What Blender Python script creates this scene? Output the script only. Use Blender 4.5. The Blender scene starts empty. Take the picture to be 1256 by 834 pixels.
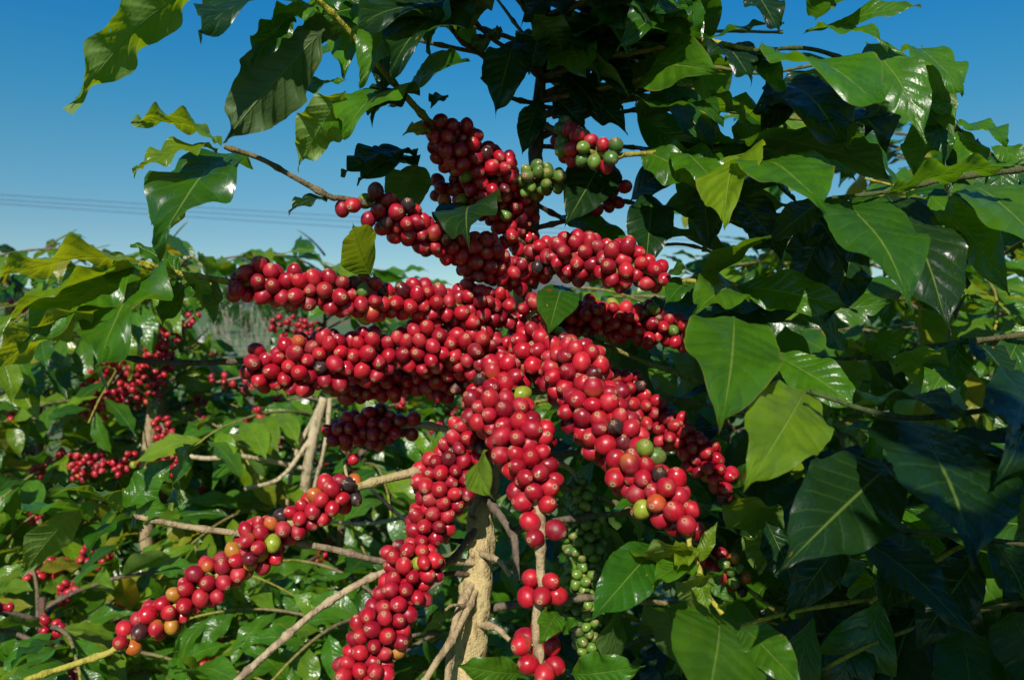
import bpy, math, random
import numpy as np
from mathutils import Vector

random.seed(7)
RNG = np.random.default_rng(11)
scene = bpy.context.scene
COL = scene.collection
F = 1000.0            # focal length in reference pixels (1256 wide)
EYE = 1.5             # camera height above the ground

def P(px, py, d):
    """a spot on the line of sight px,py at depth d metres"""
    return np.array([(px - 628.0) / F * d, d, EYE - (py - 417.0) / F * d])

def project(p):
    p = np.asarray(p)
    y = np.maximum(p[..., 1], 1e-3)
    return 628 + p[..., 0] / y * F, 417 - (p[..., 2] - EYE) / y * F

def smooth(a, b, x):
    t = np.clip((x - a) / (b - a), 0, 1)
    return t * t * (3 - 2 * t)

def unit(v):
    v = np.asarray(v, float)
    return v / (np.linalg.norm(v) + 1e-12)

# ------------------------------------------------------------------ mesh helper
class MB:
    """collects quads with a tint colour and a local coordinate per vertex"""
    def __init__(self):
        self.v = []; self.f = []; self.t = []; self.c = []; self.m = []; self.n = 0
    def add(self, v, f, tint, lc, mat=0):
        v = np.asarray(v, float).reshape(-1, 3)
        f = np.asarray(f, int).reshape(-1, 4)
        tint = np.asarray(tint, float)
        if tint.ndim == 1: tint = np.tile(tint, (len(v), 1))
        lc = np.asarray(lc, float)
        if lc.ndim == 1: lc = np.tile(lc, (len(v), 1))
        self.v.append(v); self.f.append(f + self.n); self.t.append(tint); self.c.append(lc)
        self.m.append(np.full(len(f), mat, int)); self.n += len(v)
    def build(self, name, mats, parent=None, smooth_shade=True):
        v = np.concatenate(self.v); f = np.concatenate(self.f)
        t = np.concatenate(self.t); c = np.concatenate(self.c); mi = np.concatenate(self.m)
        ctr = v.mean(0)
        if parent is None: ctr[2] = v[:, 2].min()
        me = bpy.data.meshes.new(name)
        me.vertices.add(len(v)); me.vertices.foreach_set('co', (v - ctr).astype(np.float32).ravel())
        me.loops.add(len(f) * 4); me.loops.foreach_set('vertex_index', f.astype(np.int32).ravel())
        me.polygons.add(len(f))
        me.polygons.foreach_set('loop_start', np.arange(0, len(f) * 4, 4, dtype=np.int32))
        me.polygons.foreach_set('use_smooth', np.full(len(f), smooth_shade, bool))
        me.polygons.foreach_set('material_index', mi.astype(np.int32))
        a = me.attributes.new('tint', 'FLOAT_COLOR', 'POINT')
        a.data.foreach_set('color', np.concatenate([t, np.ones((len(t), 1))], 1).astype(np.float32).ravel())
        a = me.attributes.new('lc', 'FLOAT_VECTOR', 'POINT')
        a.data.foreach_set('vector', c.astype(np.float32).ravel())
        for m in (mats if isinstance(mats, (list, tuple)) else [mats]): me.materials.append(m)
        me.update(calc_edges=True)
        o = bpy.data.objects.new(name, me); COL.objects.link(o)
        if parent is None:
            o.location = ctr
        else:
            o.parent = parent
            o.location = Vector(ctr) - WORLD[parent.name]
        WORLD[o.name] = Vector(ctr)
        return o
WORLD = {}

def thing(name, loc, label, cat, group=None):
    o = bpy.data.objects.new(name, None); COL.objects.link(o)
    o.location = loc; o.empty_display_size = 0.1
    o['label'] = label; o['category'] = cat
    if group: o['group'] = group
    WORLD[o.name] = Vector(loc)
    return o

def tag(o, label, cat, group=None):
    o['label'] = label; o['category'] = cat
    if group: o['group'] = group
    return o

# ------------------------------------------------------------------ node helper
class NT:
    def __init__(self, name):
        self.mat = bpy.data.materials.new(name); self.mat.use_nodes = True
        self.nt = self.mat.node_tree; self.nt.nodes.clear()
    def n(self, kind, ins=None, **kw):
        nd = self.nt.nodes.new(kind)
        for k, v in kw.items(): setattr(nd, k, v)
        for k, v in (ins or {}).items():
            s = nd.inputs[k]
            if isinstance(v, bpy.types.NodeSocket): self.nt.links.new(v, s)
            else: s.default_value = v
        return nd
    def math(self, op, a, b=0.0, c=0.0, clamp=False):
        nd = self.n('ShaderNodeMath', {0: a, 1: b, 2: c}, operation=op); nd.use_clamp = clamp
        return nd.outputs[0]
    def sstep(self, x, lo, hi, a=0.0, b=1.0):
        nd = self.n('ShaderNodeMapRange', {'Value': x, 'From Min': lo, 'From Max': hi, 'To Min': a, 'To Max': b}, interpolation_type='SMOOTHSTEP')
        return nd.outputs['Result']
    def mix(self, fac, a, b, blend='MIX'):
        nd = self.n('ShaderNodeMix', data_type='RGBA', blend_type=blend)
        for i, v in ((0, fac), (6, a), (7, b)):
            if isinstance(v, bpy.types.NodeSocket): self.nt.links.new(v, nd.inputs[i])
            else: nd.inputs[i].default_value = v
        return nd.outputs[2]
    def noise(self, vec, scale, detail=3.0, rough=0.55):
        return self.n('ShaderNodeTexNoise', {'Vector': vec, 'Scale': scale, 'Detail': detail, 'Roughness': rough}).outputs['Fac']
    def attr(self, name):
        return self.n('ShaderNodeAttribute', attribute_name=name)
    def out(self, sh):
        o = self.n('ShaderNodeOutputMaterial'); self.nt.links.new(sh, o.inputs['Surface']); return self.mat

def col(r, g, b): return (r, g, b, 1.0)

def leaf_material(fine=True):
    t = NT('coffee_leaf' if fine else 'coffee_leaf_far')
    tint = t.attr('tint').outputs['Color']
    lc = t.attr('lc').outputs['Vector']
    sep = t.n('ShaderNodeSeparateXYZ', {0: lc}); u, v, r = sep.outputs
    au = t.math('ABSOLUTE', u)
    pos = t.n('ShaderNodeNewGeometry'); back = pos.outputs['Backfacing']; P_ = pos.outputs['Position']
    rib = t.sstep(au, 0.010, 0.045, 1, 0)
    vt = t.math('SUBTRACT', t.math('MULTIPLY', v, 10.0), t.math('MULTIPLY', t.math('POWER', au, 0.8), 1.7))
    cell0 = t.n('ShaderNodeCombineXYZ', {0: u, 1: t.math('MULTIPLY', v, 2.4), 2: t.math('MULTIPLY', r, 37.0)}).outputs[0]
    vt = t.math('ADD', vt, t.math('ADD', t.math('MULTIPLY', t.noise(cell0, 1.7, 1), 0.3 if fine else 1.4), t.math('MULTIPLY', t.math('SIGN', u), 0.0)))
    vd = t.math('ABSOLUTE', t.math('SUBTRACT', t.math('FRACT', vt), 0.5))     # 0.5 on a vein
    vein = t.math('MULTIPLY', t.sstep(vd, 0.43, 0.49), t.sstep(au, 0.75, 0.98, 1, 0))
    cell = t.n('ShaderNodeCombineXYZ', {0: u, 1: t.math('MULTIPLY', v, 2.4), 2: t.math('MULTIPLY', r, 37.0)}).outputs[0]
    n1 = t.noise(cell, 2.2, 4)
    n2 = t.noise(cell, 26.0, 2)
    base = t.mix(t.sstep(n1, 0.35, 0.7), tint, t.mix(1.0, tint, col(0.62, 0.72, 0.7), 'MULTIPLY'))
    base = t.mix(t.math('MULTIPLY', vein, 0.10), base, col(0.12, 0.22, 0.05))
    base = t.mix(t.math('MULTIPLY', rib, 0.5), base, col(0.20, 0.29, 0.05))
    # leaf rust: a few orange blotches with brown hearts, on some leaves only
    if fine:
        vo = t.n('ShaderNodeTexVoronoi', {'Vector': cell, 'Scale': 2.3, 'Randomness': 1.0})
        pick = t.math('GREATER_THAN', t.n('ShaderNodeSeparateXYZ', {0: vo.outputs['Color']}).outputs[0], 0.90)
        dd = t.math('ADD', vo.outputs['Distance'], t.math('MULTIPLY', t.math('SUBTRACT', n2, 0.5), 0.05))
        spot = t.math('MULTIPLY', t.sstep(dd, 0.06, 0.14, 1, 0), pick)
        heart = t.math('MULTIPLY', t.sstep(dd, 0.02, 0.055, 1, 0), pick)
        base = t.mix(t.math('MULTIPLY', spot, 0.75), base, col(0.38, 0.22, 0.015))
        base = t.mix(t.math('MULTIPLY', heart, 0.8), base, col(0.12, 0.035, 0.012))
        # scorched rim on part of the leaves
        rim = t.math('MULTIPLY', t.sstep(t.math('ADD', au, t.math('MULTIPLY', n1, 0.12)), 0.99, 1.06), t.math('GREATER_THAN', r, 0.72))
        base = t.mix(t.math('MULTIPLY', rim, 0.4), base, col(0.20, 0.15, 0.03))
    base = t.mix(t.sstep(n2, 0.64, 0.78, 0, 0.30), base, col(0.16, 0.19, 0.09))     # dust
    under = t.mix(0.55, base, col(0.11, 0.17, 0.05))
    colr = t.mix(back, base, under)
    h = t.math('ADD', t.math('MULTIPLY', t.sstep(vd, 0.25, 0.5), -0.32), t.math('MULTIPLY', t.noise(cell, 7.0, 3), 0.55))
    h = t.math('SUBTRACT', h, t.math('MULTIPLY', rib, 0.8))
    bump = t.n('ShaderNodeBump', {'Height': h, 'Strength': 0.55, 'Distance': 0.0016}).outputs[0]
    rough = t.math('ADD', t.math('MULTIPLY', back, 0.20), t.sstep(n1, 0.3, 0.7, 0.25, 0.36) if fine else t.sstep(n1, 0.3, 0.7, 0.20, 0.34))
    pb = t.n('ShaderNodeBsdfPrincipled', {'Base Color': colr, 'Roughness': rough, 'Specular IOR Level': 0.46 if fine else 0.5, 'Normal': bump})
    trc = t.mix(1.0, t.mix(t.math('MULTIPLY', t.math('ADD', rib, vein), 0.35), tint, col(0.03, 0.06, 0.01)), col(6.2, 4.4, 1.6), 'MULTIPLY')
    tr = t.n('ShaderNodeBsdfTranslucent', {'Color': trc, 'Normal': bump})
    mx = t.n('ShaderNodeMixShader', {0: 0.24, 1: pb.outputs[0], 2: tr.outputs[0]})
    if fine:
        hv = t.n('ShaderNodeTexVoronoi', {'Vector': cell, 'Scale': 2.9, 'Randomness': 1.0})
        hd = t.math('ADD', hv.outputs['Distance'], t.math('MULTIPLY', t.math('SUBTRACT', n2, 0.5), 0.07))
        hp = t.math('GREATER_THAN', t.n('ShaderNodeSeparateXYZ', {0: hv.outputs['Color']}).outputs[1], 0.955)
        hole = t.math('MULTIPLY', t.math('MULTIPLY', t.math('LESS_THAN', hd, 0.085), hp), t.math('GREATER_THAN', au, 0.12))
        tp = t.n('ShaderNodeBsdfTransparent')
        mx = t.n('ShaderNodeMixShader', {0: hole, 1: mx.outputs[0], 2: tp.outputs[0]})
    return t.out(mx.outputs[0])

def cherry_material():
    t = NT('cherry_skin')
    tint = t.attr('tint').outputs['Color']
    lc = t.attr('lc').outputs['Vector']
    a, ph, r = t.n('ShaderNodeSeparateXYZ', {0: lc}).outputs
    pos = t.n('ShaderNodeNewGeometry').outputs['Position']
    n1 = t.noise(pos, 210, 3)
    n2 = t.noise(pos, 900, 2)
    base = t.mix(t.sstep(n1, 0.35, 0.72, 0.0, 0.65), tint, t.mix(1.0, tint, col(0.55, 0.5, 0.6), 'MULTIPLY'))
    # pale specks and scuffs of the skin
    base = t.mix(t.sstep(n2, 0.70, 0.80, 0, 0.30), base, col(0.42, 0.22, 0.14))
    green = t.math('MULTIPLY', t.sstep(a, 0.62, 0.15, 0, 0.75), t.math('GREATER_THAN', r, 0.90))
    base = t.mix(green, base, col(0.40, 0.13, 0.02))
    n0 = t.noise(pos, 75, 4, 0.6)
    base = t.mix(t.sstep(n0, 0.52, 0.70, 0, 0.28), base, col(0.36, 0.10, 0.09))
    scar = t.n('ShaderNodeTexVoronoi', {'Vector': pos, 'Scale': 95.0, 'Randomness': 1.0})
    sp = t.math('ADD', scar.outputs['Distance'], t.math('MULTIPLY', t.math('SUBTRACT', n2, 0.5), 0.25))
    pk = t.math('GREATER_THAN', t.n('ShaderNodeSeparateXYZ', {0: scar.outputs['Color']}).outputs[0], 0.80)
    base = t.mix(t.math('MULTIPLY', t.sstep(sp, 0.08, 0.20, 0.8, 0), pk), base, col(0.10, 0.05, 0.035))
    # the dried calyx disc at the free end: ring, dark gap, centre
    wob = t.math('ADD', a, t.math('MULTIPLY', t.math('SUBTRACT', n2, 0.5), 0.02))
    halo = t.sstep(wob, 0.80, 0.90)
    base = t.mix(t.math('MULTIPLY', halo, t.math('MULTIPLY', r, 0.35)), base, col(0.36, 0.12, 0.06))
    ring = t.math('MULTIPLY', t.sstep(wob, 0.905, 0.916), t.sstep(wob, 0.955, 0.965, 1, 0))
    base = t.mix(t.math('MULTIPLY', ring, t.sstep(r, 0.0, 1.0, 0.45, 0.9)), base, col(0.36, 0.23, 0.12))
    base = t.mix(t.sstep(wob, 0.955, 0.965, 0, 0.85), base, col(0.16, 0.05, 0.03))
    base = t.mix(t.sstep(wob, 0.978, 0.988, 0, 0.6), base, col(0.26, 0.17, 0.09))
    bump = t.n('ShaderNodeBump', {'Height': t.math('ADD', n1, t.math('MULTIPLY', n2, 0.25)), 'Strength': 0.35, 'Distance': 0.0006}).outputs[0]
    rough = t.math('ADD', t.math('ADD', t.sstep(n0, 0.35, 0.65, 0.22, 0.44), t.math('MULTIPLY', r, 0.10)), t.math('MULTIPLY', t.sstep(wob, 0.88, 0.92), 0.4))
    pb = t.n('ShaderNodeBsdfPrincipled', {'Base Color': base, 'Roughness': rough, 'Specular IOR Level': 0.45, 'Normal': bump})
    return t.out(pb.outputs[0])

def bark_material():
    t = NT('bark')
    tint = t.attr('tint').outputs['Color']
    lc = t.attr('lc').outputs['Vector']
    pos = t.n('ShaderNodeNewGeometry').outputs['Position']
    mp = t.n('ShaderNodeMapping', {'Vector': pos, 'Scale': (1.0, 1.0, 0.35)}).outputs[0]
    n1 = t.noise(mp, 130, 5, 0.65)
    n2 = t.noise(pos, 420, 3)
    n3 = t.noise(pos, 40, 3)
    base = t.mix(t.sstep(n1, 0.46, 0.64, 0, 0.7), tint, t.mix(1.0, tint, col(0.36, 0.30, 0.28), 'MULTIPLY'))
    base = t.mix(t.sstep(n3, 0.55, 0.75, 0, 0.4), base, t.mix(1.0, tint, col(1.35, 1.3, 1.25), 'MULTIPLY'))
    h = t.math('ADD', n1, t.math('MULTIPLY', n2, 0.4))
    bump = t.n('ShaderNodeBump', {'Height': h, 'Strength': 0.9, 'Distance': 0.004}).outputs[0]
    pb = t.n('ShaderNodeBsdfPrincipled', {'Base Color': base, 'Roughness': 0.75, 'Specular IOR Level': 0.25, 'Normal': bump})
    return t.out(pb.outputs[0])

def plain_material(name, c, rough=0.7, var=0.25, scale=3.0):
    t = NT(name)
    pos = t.n('ShaderNodeNewGeometry').outputs['Position']
    n1 = t.noise(pos, scale, 5)
    base = t.mix(t.sstep(n1, 0.3, 0.7, 0, 1), col(*c), col(*(x * (1 - var) for x in c)))
    pb = t.n('ShaderNodeBsdfPrincipled', {'Base Color': base, 'Roughness': rough})
    return t.out(pb.outputs[0])

def ground_material():
    t = NT('ground_soil_grass')
    pos = t.n('ShaderNodeNewGeometry').outputs['Position']
    big = t.noise(pos, 0.018, 4)
    mid = t.noise(pos, 0.5, 5)
    fine = t.noise(pos, 14.0, 5, 0.7)
    soil = t.mix(fine, col(0.10, 0.050, 0.028), col(0.20, 0.115, 0.07))
    grass = t.mix(fine, col(0.04, 0.09, 0.025), col(0.10, 0.18, 0.045))
    f = t.math('ADD', t.sstep(big, 0.30, 0.42), t.math('MULTIPLY', t.math('SUBTRACT', mid, 0.5), 1.3), clamp=True)
    base = t.mix(f, soil, grass)
    # planted rows showing on the far slopes
    sx = t.n('ShaderNodeSeparateXYZ', {0: pos}).outputs
    rows = t.math('SINE', t.math('ADD', t.math('MULTIPLY', sx[1], 0.9), t.math('ADD', t.math('MULTIPLY', sx[0], 0.25), t.math('MULTIPLY', mid, 2.0))))
    far = t.sstep(sx[1], 35.0, 60.0)
    base = t.mix(t.math('MULTIPLY', t.sstep(rows, -0.2, 0.6, 0, 0.75), t.math('MULTIPLY', far, f)), base, col(0.022, 0.05, 0.016))
    bump = t.n('ShaderNodeBump', {'Height': fine, 'Strength': 0.6, 'Distance': 0.03}).outputs[0]
    pb = t.n('ShaderNodeBsdfPrincipled', {'Base Color': base, 'Roughness': 0.9, 'Normal': bump})
    return t.out(pb.outputs[0])

def hill_material():
    t = NT('hazy_forest_hill')
    pos = t.n('ShaderNodeNewGeometry').outputs['Position']
    n = t.noise(pos, 0.012, 6, 0.65)
    base = t.mix(t.sstep(n, 0.4, 0.6), col(0.035, 0.06, 0.055), col(0.10, 0.11, 0.10))  # blue-grey of distant haze is put into the forest colour
    pb = t.n('ShaderNodeBsdfPrincipled', {'Base Color': base, 'Roughness': 0.95})
    return t.out(pb.outputs[0])

M_LEAF = leaf_material(True)
M_LEAFF = leaf_material(False)
M_CHERRY = cherry_material()
M_BARK = bark_material()
M_WIRE = plain_material('wire_dark_rubber', (0.05, 0.09, 0.15), 0.5)

# ------------------------------------------------------------------ shapes
def catmull(pts, n):
    """resample rows (any width) along a centripetal-like spline; n samples evenly by length"""
    pts = np.asarray(pts, float)
    ext = np.vstack([2 * pts[0] - pts[1], pts, 2 * pts[-1] - pts[-2]])
    out = []
    for i in range(1, len(ext) - 2):
        p0, p1, p2, p3 = ext[i - 1:i + 3]
        for k in range(16):
            s = k / 16.0
            out.append(0.5 * (2 * p1 + (p2 - p0) * s + (2 * p0 - 5 * p1 + 4 * p2 - p3) * s * s + (3 * p1 - p0 - 3 * p2 + p3) * s ** 3))
    out.append(pts[-1]); out = np.array(out)
    d = np.r_[0, np.cumsum(np.linalg.norm(np.diff(out[:, :3], axis=0), axis=1))]
    s = np.linspace(0, d[-1], n)
    return np.stack([np.interp(s, d, out[:, k]) for k in range(out.shape[1])], 1), d[-1]

def frames(path):
    t = np.gradient(path, axis=0); t /= np.linalg.norm(t, axis=1)[:, None] + 1e-12
    n = np.zeros_like(t)
    ref = np.array([0, 0, 1.0]) if abs(t[0][2]) < 0.9 else np.array([1.0, 0, 0])
    a = unit(np.cross(t[0], ref)); n[0] = a
    for i in range(1, len(t)):
        a = a - t[i] * np.dot(a, t[i]); a = unit(a); n[i] = a
    return t, n, np.cross(t, n)

def tube(mb, path, rad, tint, sides=10, node=None, rough=0.0, mat=0, seed=0):
    """tapered limb; node = spacing of the swollen leaf joints"""
    path = np.asarray(path, float); k = len(path)
    rad = np.broadcast_to(np.asarray(rad, float), (k,)).copy()
    d = np.r_[0, np.cumsum(np.linalg.norm(np.diff(path, axis=0), axis=1))]
    if node:
        ph = ((d / node) % 1.0); rad *= 1 + 0.38 * np.exp(-((ph - 0.5) / 0.10) ** 2)
    _, n, b = frames(path)
    ang = np.linspace(0, 2 * np.pi, sides, endpoint=False)
    rr = rad[:, None] * np.ones(sides)[None]
    if rough:
        g = np.random.default_rng(seed)
        for fr, am in ((1, 0.5), (2, 0.35), (3, 0.3), (5, 0.3)):
            p1, p2 = g.random(2) * 7
            rr *= 1 + rough * am * np.sin(fr * ang[None] + p1 + d[:, None] * (25 + 22 * fr) + 1.5 * np.sin(d[:, None] * 40 + p2))
        rr *= 1 + rough * 0.35 * g.standard_normal(rr.shape)
    v = path[:, None] + rr[..., None] * (np.cos(ang)[None, :, None] * n[:, None] + np.sin(ang)[None, :, None] * b[:, None])
    v = np.concatenate([v, np.repeat(path[-1][None, None], sides, 1)], 0)    # closed tip
    v = np.concatenate([np.repeat(path[:1][:, None], sides, 1), v], 0)
    K = len(v)
    i, j = np.meshgrid(np.arange(K - 1), np.arange(sides), indexing='ij')
    f = np.stack([i * sides + j, i * sides + (j + 1) % sides, (i + 1) * sides + (j + 1) % sides, (i + 1) * sides + j], -1).reshape(-1, 4)
    tint = np.asarray(tint, float)
    if tint.ndim == 2:
        tint = np.vstack([tint[:1], tint, tint[-1:]]); tint = np.repeat(tint, sides, 0)
    lc = np.stack([np.repeat(np.r_[0, d, d[-1]], sides), np.tile(ang, K), np.full(K * sides, 0.5)], 1)
    mb.add(v.reshape(-1, 3), f, tint, lc, mat)

def leaf_profile(v):
    x = np.clip((v - 0.035) / 0.885, 0, 1)
    body = np.sin(np.pi * x ** 0.94) ** 0.78
    tip = 0.15 * smooth(1.0, 0.88, v) * smooth(0.80, 0.90, v)
    return np.maximum(np.maximum(body, tip), 0.035 * (1 - 0.7 * smooth(0.9, 1.0, v)))

TEMPL = {}
def leaf_grid(nu, nv):
    if (nu, nv) not in TEMPL:
        v = np.linspace(0, 1, nv + 1); u = np.linspace(-1, 1, nu + 1)
        V, U = np.meshgrid(v, u, indexing='ij')
        i, j = np.meshgrid(np.arange(nv), np.arange(nu), indexing='ij')
        q = nu + 1
        f = np.stack([i * q + j, i * q + j + 1, (i + 1) * q + j + 1, (i + 1) * q + j], -1).reshape(-1, 4)
        TEMPL[(nu, nv)] = (U.ravel(), V.ravel(), f, leaf_profile(V.ravel()))
    return TEMPL[(nu, nv)]

def leaf(mb, p0, p1, width, normal, bow=0.08, wave=0.10, fold=0.10, tint=(0.03, 0.1, 0.01), lod=(12, 44), rnd=None, curl=0.0, side=0.0, quilt=1.0):
    """one leaf from stalk p0 to tip p1; normal = the way its upper face looks"""
    rnd = random.random() if rnd is None else rnd
    U, V, f, W = leaf_grid(*lod)
    p0 = np.asarray(p0, float); p1 = np.asarray(p1, float)
    y = p1 - p0; L = np.linalg.norm(y); y = y / L
    n = np.asarray(normal, float); n = n - y * np.dot(n, y); n = unit(n)
    x = np.cross(y, n)
    hw = width / 2
    au = np.abs(U)
    ph = rnd * 40
    X = U * W * hw
    X += side * L * 4 * V * (1 - V)                                            # sickle bend in its plane
    Z = bow * L * 4 * V * (1 - V)
    Z += fold * W * hw * (au ** 1.3)
    kf = 2.2 + 1.3 * ((rnd * 7.3) % 1)
    Z += wave * hw * au ** 1.8 * (np.sin(2 * np.pi * kf * V + ph + np.where(U > 0, 0, 2.1)) + 0.22 * np.sin(2 * np.pi * kf * 2.1 * V + ph * 1.7 + np.where(U > 0, 1.3, 0))) * smooth(0.02, 0.2, V)
    Z += curl * hw * au ** 2 * V
    Z += 0.25 * bow * L * np.sin(2 * np.pi * V * 1.2 + ph)* V*(1-V)*2
    if lod[1] > 20:
        t = V * 10 - 1.7 * au ** 0.8
        Z += quilt * 0.075 * hw * (0.5 - 0.5 * np.cos(2 * np.pi * t + 0)) * smooth(0.02, 0.25, au) * smooth(1.0, 0.7, au)*smooth(0.04, 0.2, V)
    # ragged little dents of the margin
    if lod[1] > 20:
        X *= 1 - 0.022 * smooth(0.8, 1, au) * (np.sin(V * 61 + ph * 3 + U * 2) * np.sin(V * 23 + ph))
    v = p0 + X[:, None] * x + (V * L)[:, None] * y + Z[:, None] * n
    lc = np.stack([U, V, np.full(len(U), rnd)], 1)
    mb.add(v, f, tint, lc)

def cherry(mb, c, axis, r, tint, lod=(18, 12), rnd=None, dried=False):
    rnd = random.random() if rnd is None else rnd
    axis = unit(axis); ref = np.array([0.3, 0.5, 0.81])
    x = unit(np.cross(axis, ref)); y = np.cross(axis, x)
    ns, nr = lod
    th = np.r_[0.004, np.linspace(0.12, 0.82, nr - 5) * np.pi, np.array([0.89, 0.92, 0.94, 0.96, 0.98]) * np.pi, np.pi - 0.004]
    ph = np.linspace(0, 2 * np.pi, ns, endpoint=False)
    TH, PH = np.meshgrid(th, ph, indexing='ij')
    rr = np.ones_like(TH)
    k1, k2 = (rnd * 91) % 6.28, (rnd * 57) % 6.28
    rr *= 1 + 0.022 * np.sin(2 * PH + k1) * np.sin(TH) + 0.018 * np.sin(PH + k2) * np.sin(TH) ** 2
    rr += 0.030 * np.exp(-((TH / np.pi - 0.935) / 0.014) ** 2) - 0.05 * smooth(0.955, 0.975, TH / np.pi)   # calyx rim
    rr -= 0.05 * np.exp(-(TH / 0.25) ** 2)
    if dried:
        rr *= 0.86 + 0.07 * np.sin(5 * PH + k1 + 2 * TH) + 0.05 * np.sin(9 * PH + 3 * TH + k2) * np.sin(TH)
    st = 1.08 + 0.10 * ((rnd * 13) % 1); fl = 0.93 + 0.09 * ((rnd * 29) % 1)
    A = -np.cos(TH) * rr * st * r; B = np.sin(TH) * rr * np.cos(PH) * r; C = np.sin(TH) * rr * np.sin(PH) * r * fl
    v = c + A[..., None] * axis + B[..., None] * x + C[..., None] * y
    K = len(th)
    i, j = np.meshgrid(np.arange(K - 1), np.arange(ns), indexing='ij')
    f = np.stack([i * ns + j, i * ns + (j + 1) % ns, (i + 1) * ns + (j + 1) % ns, (i + 1) * ns + j], -1).reshape(-1, 4)[:, ::-1]
    lc = np.stack([(TH / np.pi).ravel(), (PH / 6.2832).ravel(), np.full(TH.size, rnd)], 1)
    mb.add(v.reshape(-1, 3), f, tint, lc)

RED = [(0.43, 0.008, 0.021), (0.40, 0.007, 0.020), (0.36, 0.007, 0.021), (0.45, 0.012, 0.023), (0.31, 0.006, 0.020), (0.40, 0.011, 0.027), (0.26, 0.006, 0.019), (0.46, 0.016, 0.026)]
DARK = [(0.10, 0.008, 0.014), (0.13, 0.007, 0.016), (0.06, 0.016, 0.016)]
ORANGE = [(0.50, 0.13, 0.02), (0.46, 0.20, 0.025), (0.45, 0.075, 0.02)]
GREENC = [(0.16, 0.24, 0.02), (0.25, 0.30, 0.025), (0.10, 0.19, 0.03)]
UNRIPE = [(0.10, 0.20, 0.025), (0.13, 0.24, 0.03), (0.07, 0.15, 0.03)]
def cherry_tint(kind):
    x = random.random()
    if kind == 'green':
        c = random.choice(UNRIPE if x < 0.85 else GREENC)
    elif kind == 'mixed':
        c = random.choice(RED if x < 0.80 else ORANGE if x < 0.93 else GREENC if x < 0.965 else DARK)
    elif kind == 'half':
        c = random.choice(RED if x < 0.66 else UNRIPE if x < 0.90 else ORANGE)
    else:
        c = random.choice(RED if x < 0.945 else ORANGE if x < 0.949 else GREENC if x < 0.964 else DARK)
    j = 0.80 + 0.28 * random.random()
    return np.array(c) * j

LEAFT = {'g': (0.022, 0.082, 0.005), 'm': (0.046, 0.130, 0.005), 'y': (0.105, 0.180, 0.006), 'd': (0.009, 0.034, 0.007), 'o': (0.18, 0.19, 0.012)}  # darkest tone also stands in for deep shade, yellow tones for backlit glow
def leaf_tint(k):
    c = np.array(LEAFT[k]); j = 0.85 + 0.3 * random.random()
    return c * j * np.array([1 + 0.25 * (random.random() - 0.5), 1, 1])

def branch_tints(n, a, b, pw=1.0):
    t = (np.linspace(0, 1, n) ** pw)[:, None]
    return np.array(a) * (1 - t) + np.array(b) * t
TAN = (0.36, 0.27, 0.15); GREY = (0.14, 0.105, 0.075); BROWN = (0.12, 0.065, 0.04); LIME = (0.34, 0.31, 0.035); BLACK = (0.020, 0.017, 0.018)

# ------------------------------------------------------------------ the main fruiting tree
trunk_px = [(566, 905, .735, 29), (572, 850, .74, 27), (580, 760, .745, 24), (588, 690, .75, 22), (592, 630, .755, 19), (605, 540, .77, 16), (625, 450, .78, 13.5),
            (640, 380, .785, 13), (650, 300, .79, 12), (657, 200, .795, 10.5), (660, 130, .80, 9.5), (664, 90, .80, 8), (668, 40, .80, 6.5), (676, -40, .80, 5), (684, -130, .80, 3)]
tp = [list(P(a, b, d)) + [r * d / F * .76] for a, b, d, r in trunk_px]
first = tp[0]
tp = [[first[0] - .03, first[1] - .01, 0.0, .034], [first[0] - .03, first[1] - .01, 0.3, .028], [first[0] - .018, first[1] - .005, 0.75, .024]] + tp
MAIN_BASE = (tp[0][0], tp[0][1], 0.0)
main = thing('coffee_tree', MAIN_BASE, 'coffee tree in front, its drooping branches packed with ripe red cherries', 'coffee tree', 'coffee trees of the plantation')

path, _ = catmull(tp, 260)
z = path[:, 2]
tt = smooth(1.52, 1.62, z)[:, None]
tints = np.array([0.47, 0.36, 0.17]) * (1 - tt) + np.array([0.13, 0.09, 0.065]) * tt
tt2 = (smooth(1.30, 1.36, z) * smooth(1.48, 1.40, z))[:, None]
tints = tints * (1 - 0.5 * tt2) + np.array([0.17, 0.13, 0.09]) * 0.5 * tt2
mb = MB()
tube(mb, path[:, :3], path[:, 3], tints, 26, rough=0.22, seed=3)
# knots and old branch scars
for k in range(34):
    i = random.randint(60, 215); a = random.random() * 6.28
    _, n_, b_ = frames(path[:, :3])
    dirn = np.cos(a) * n_[i] + np.sin(a) * b_[i]
    if dirn[1] > 0.4: continue
    c = path[i, :3] + dirn * path[i, 3] * 0.8
    q = np.array([c, c + dirn * 0.004 + [0, 0, .001], c + dirn * (0.006 + .005 * random.random()) + [0, 0, .003]])
    rr = path[i, 3] * (0.30 + .15 * random.random())
    tube(mb, q, [rr, rr * 0.75, rr * 0.35], tints[i] * 0.95, 9, rough=0.2, seed=k)
mb.build('trunk', M_BARK, main)

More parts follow.
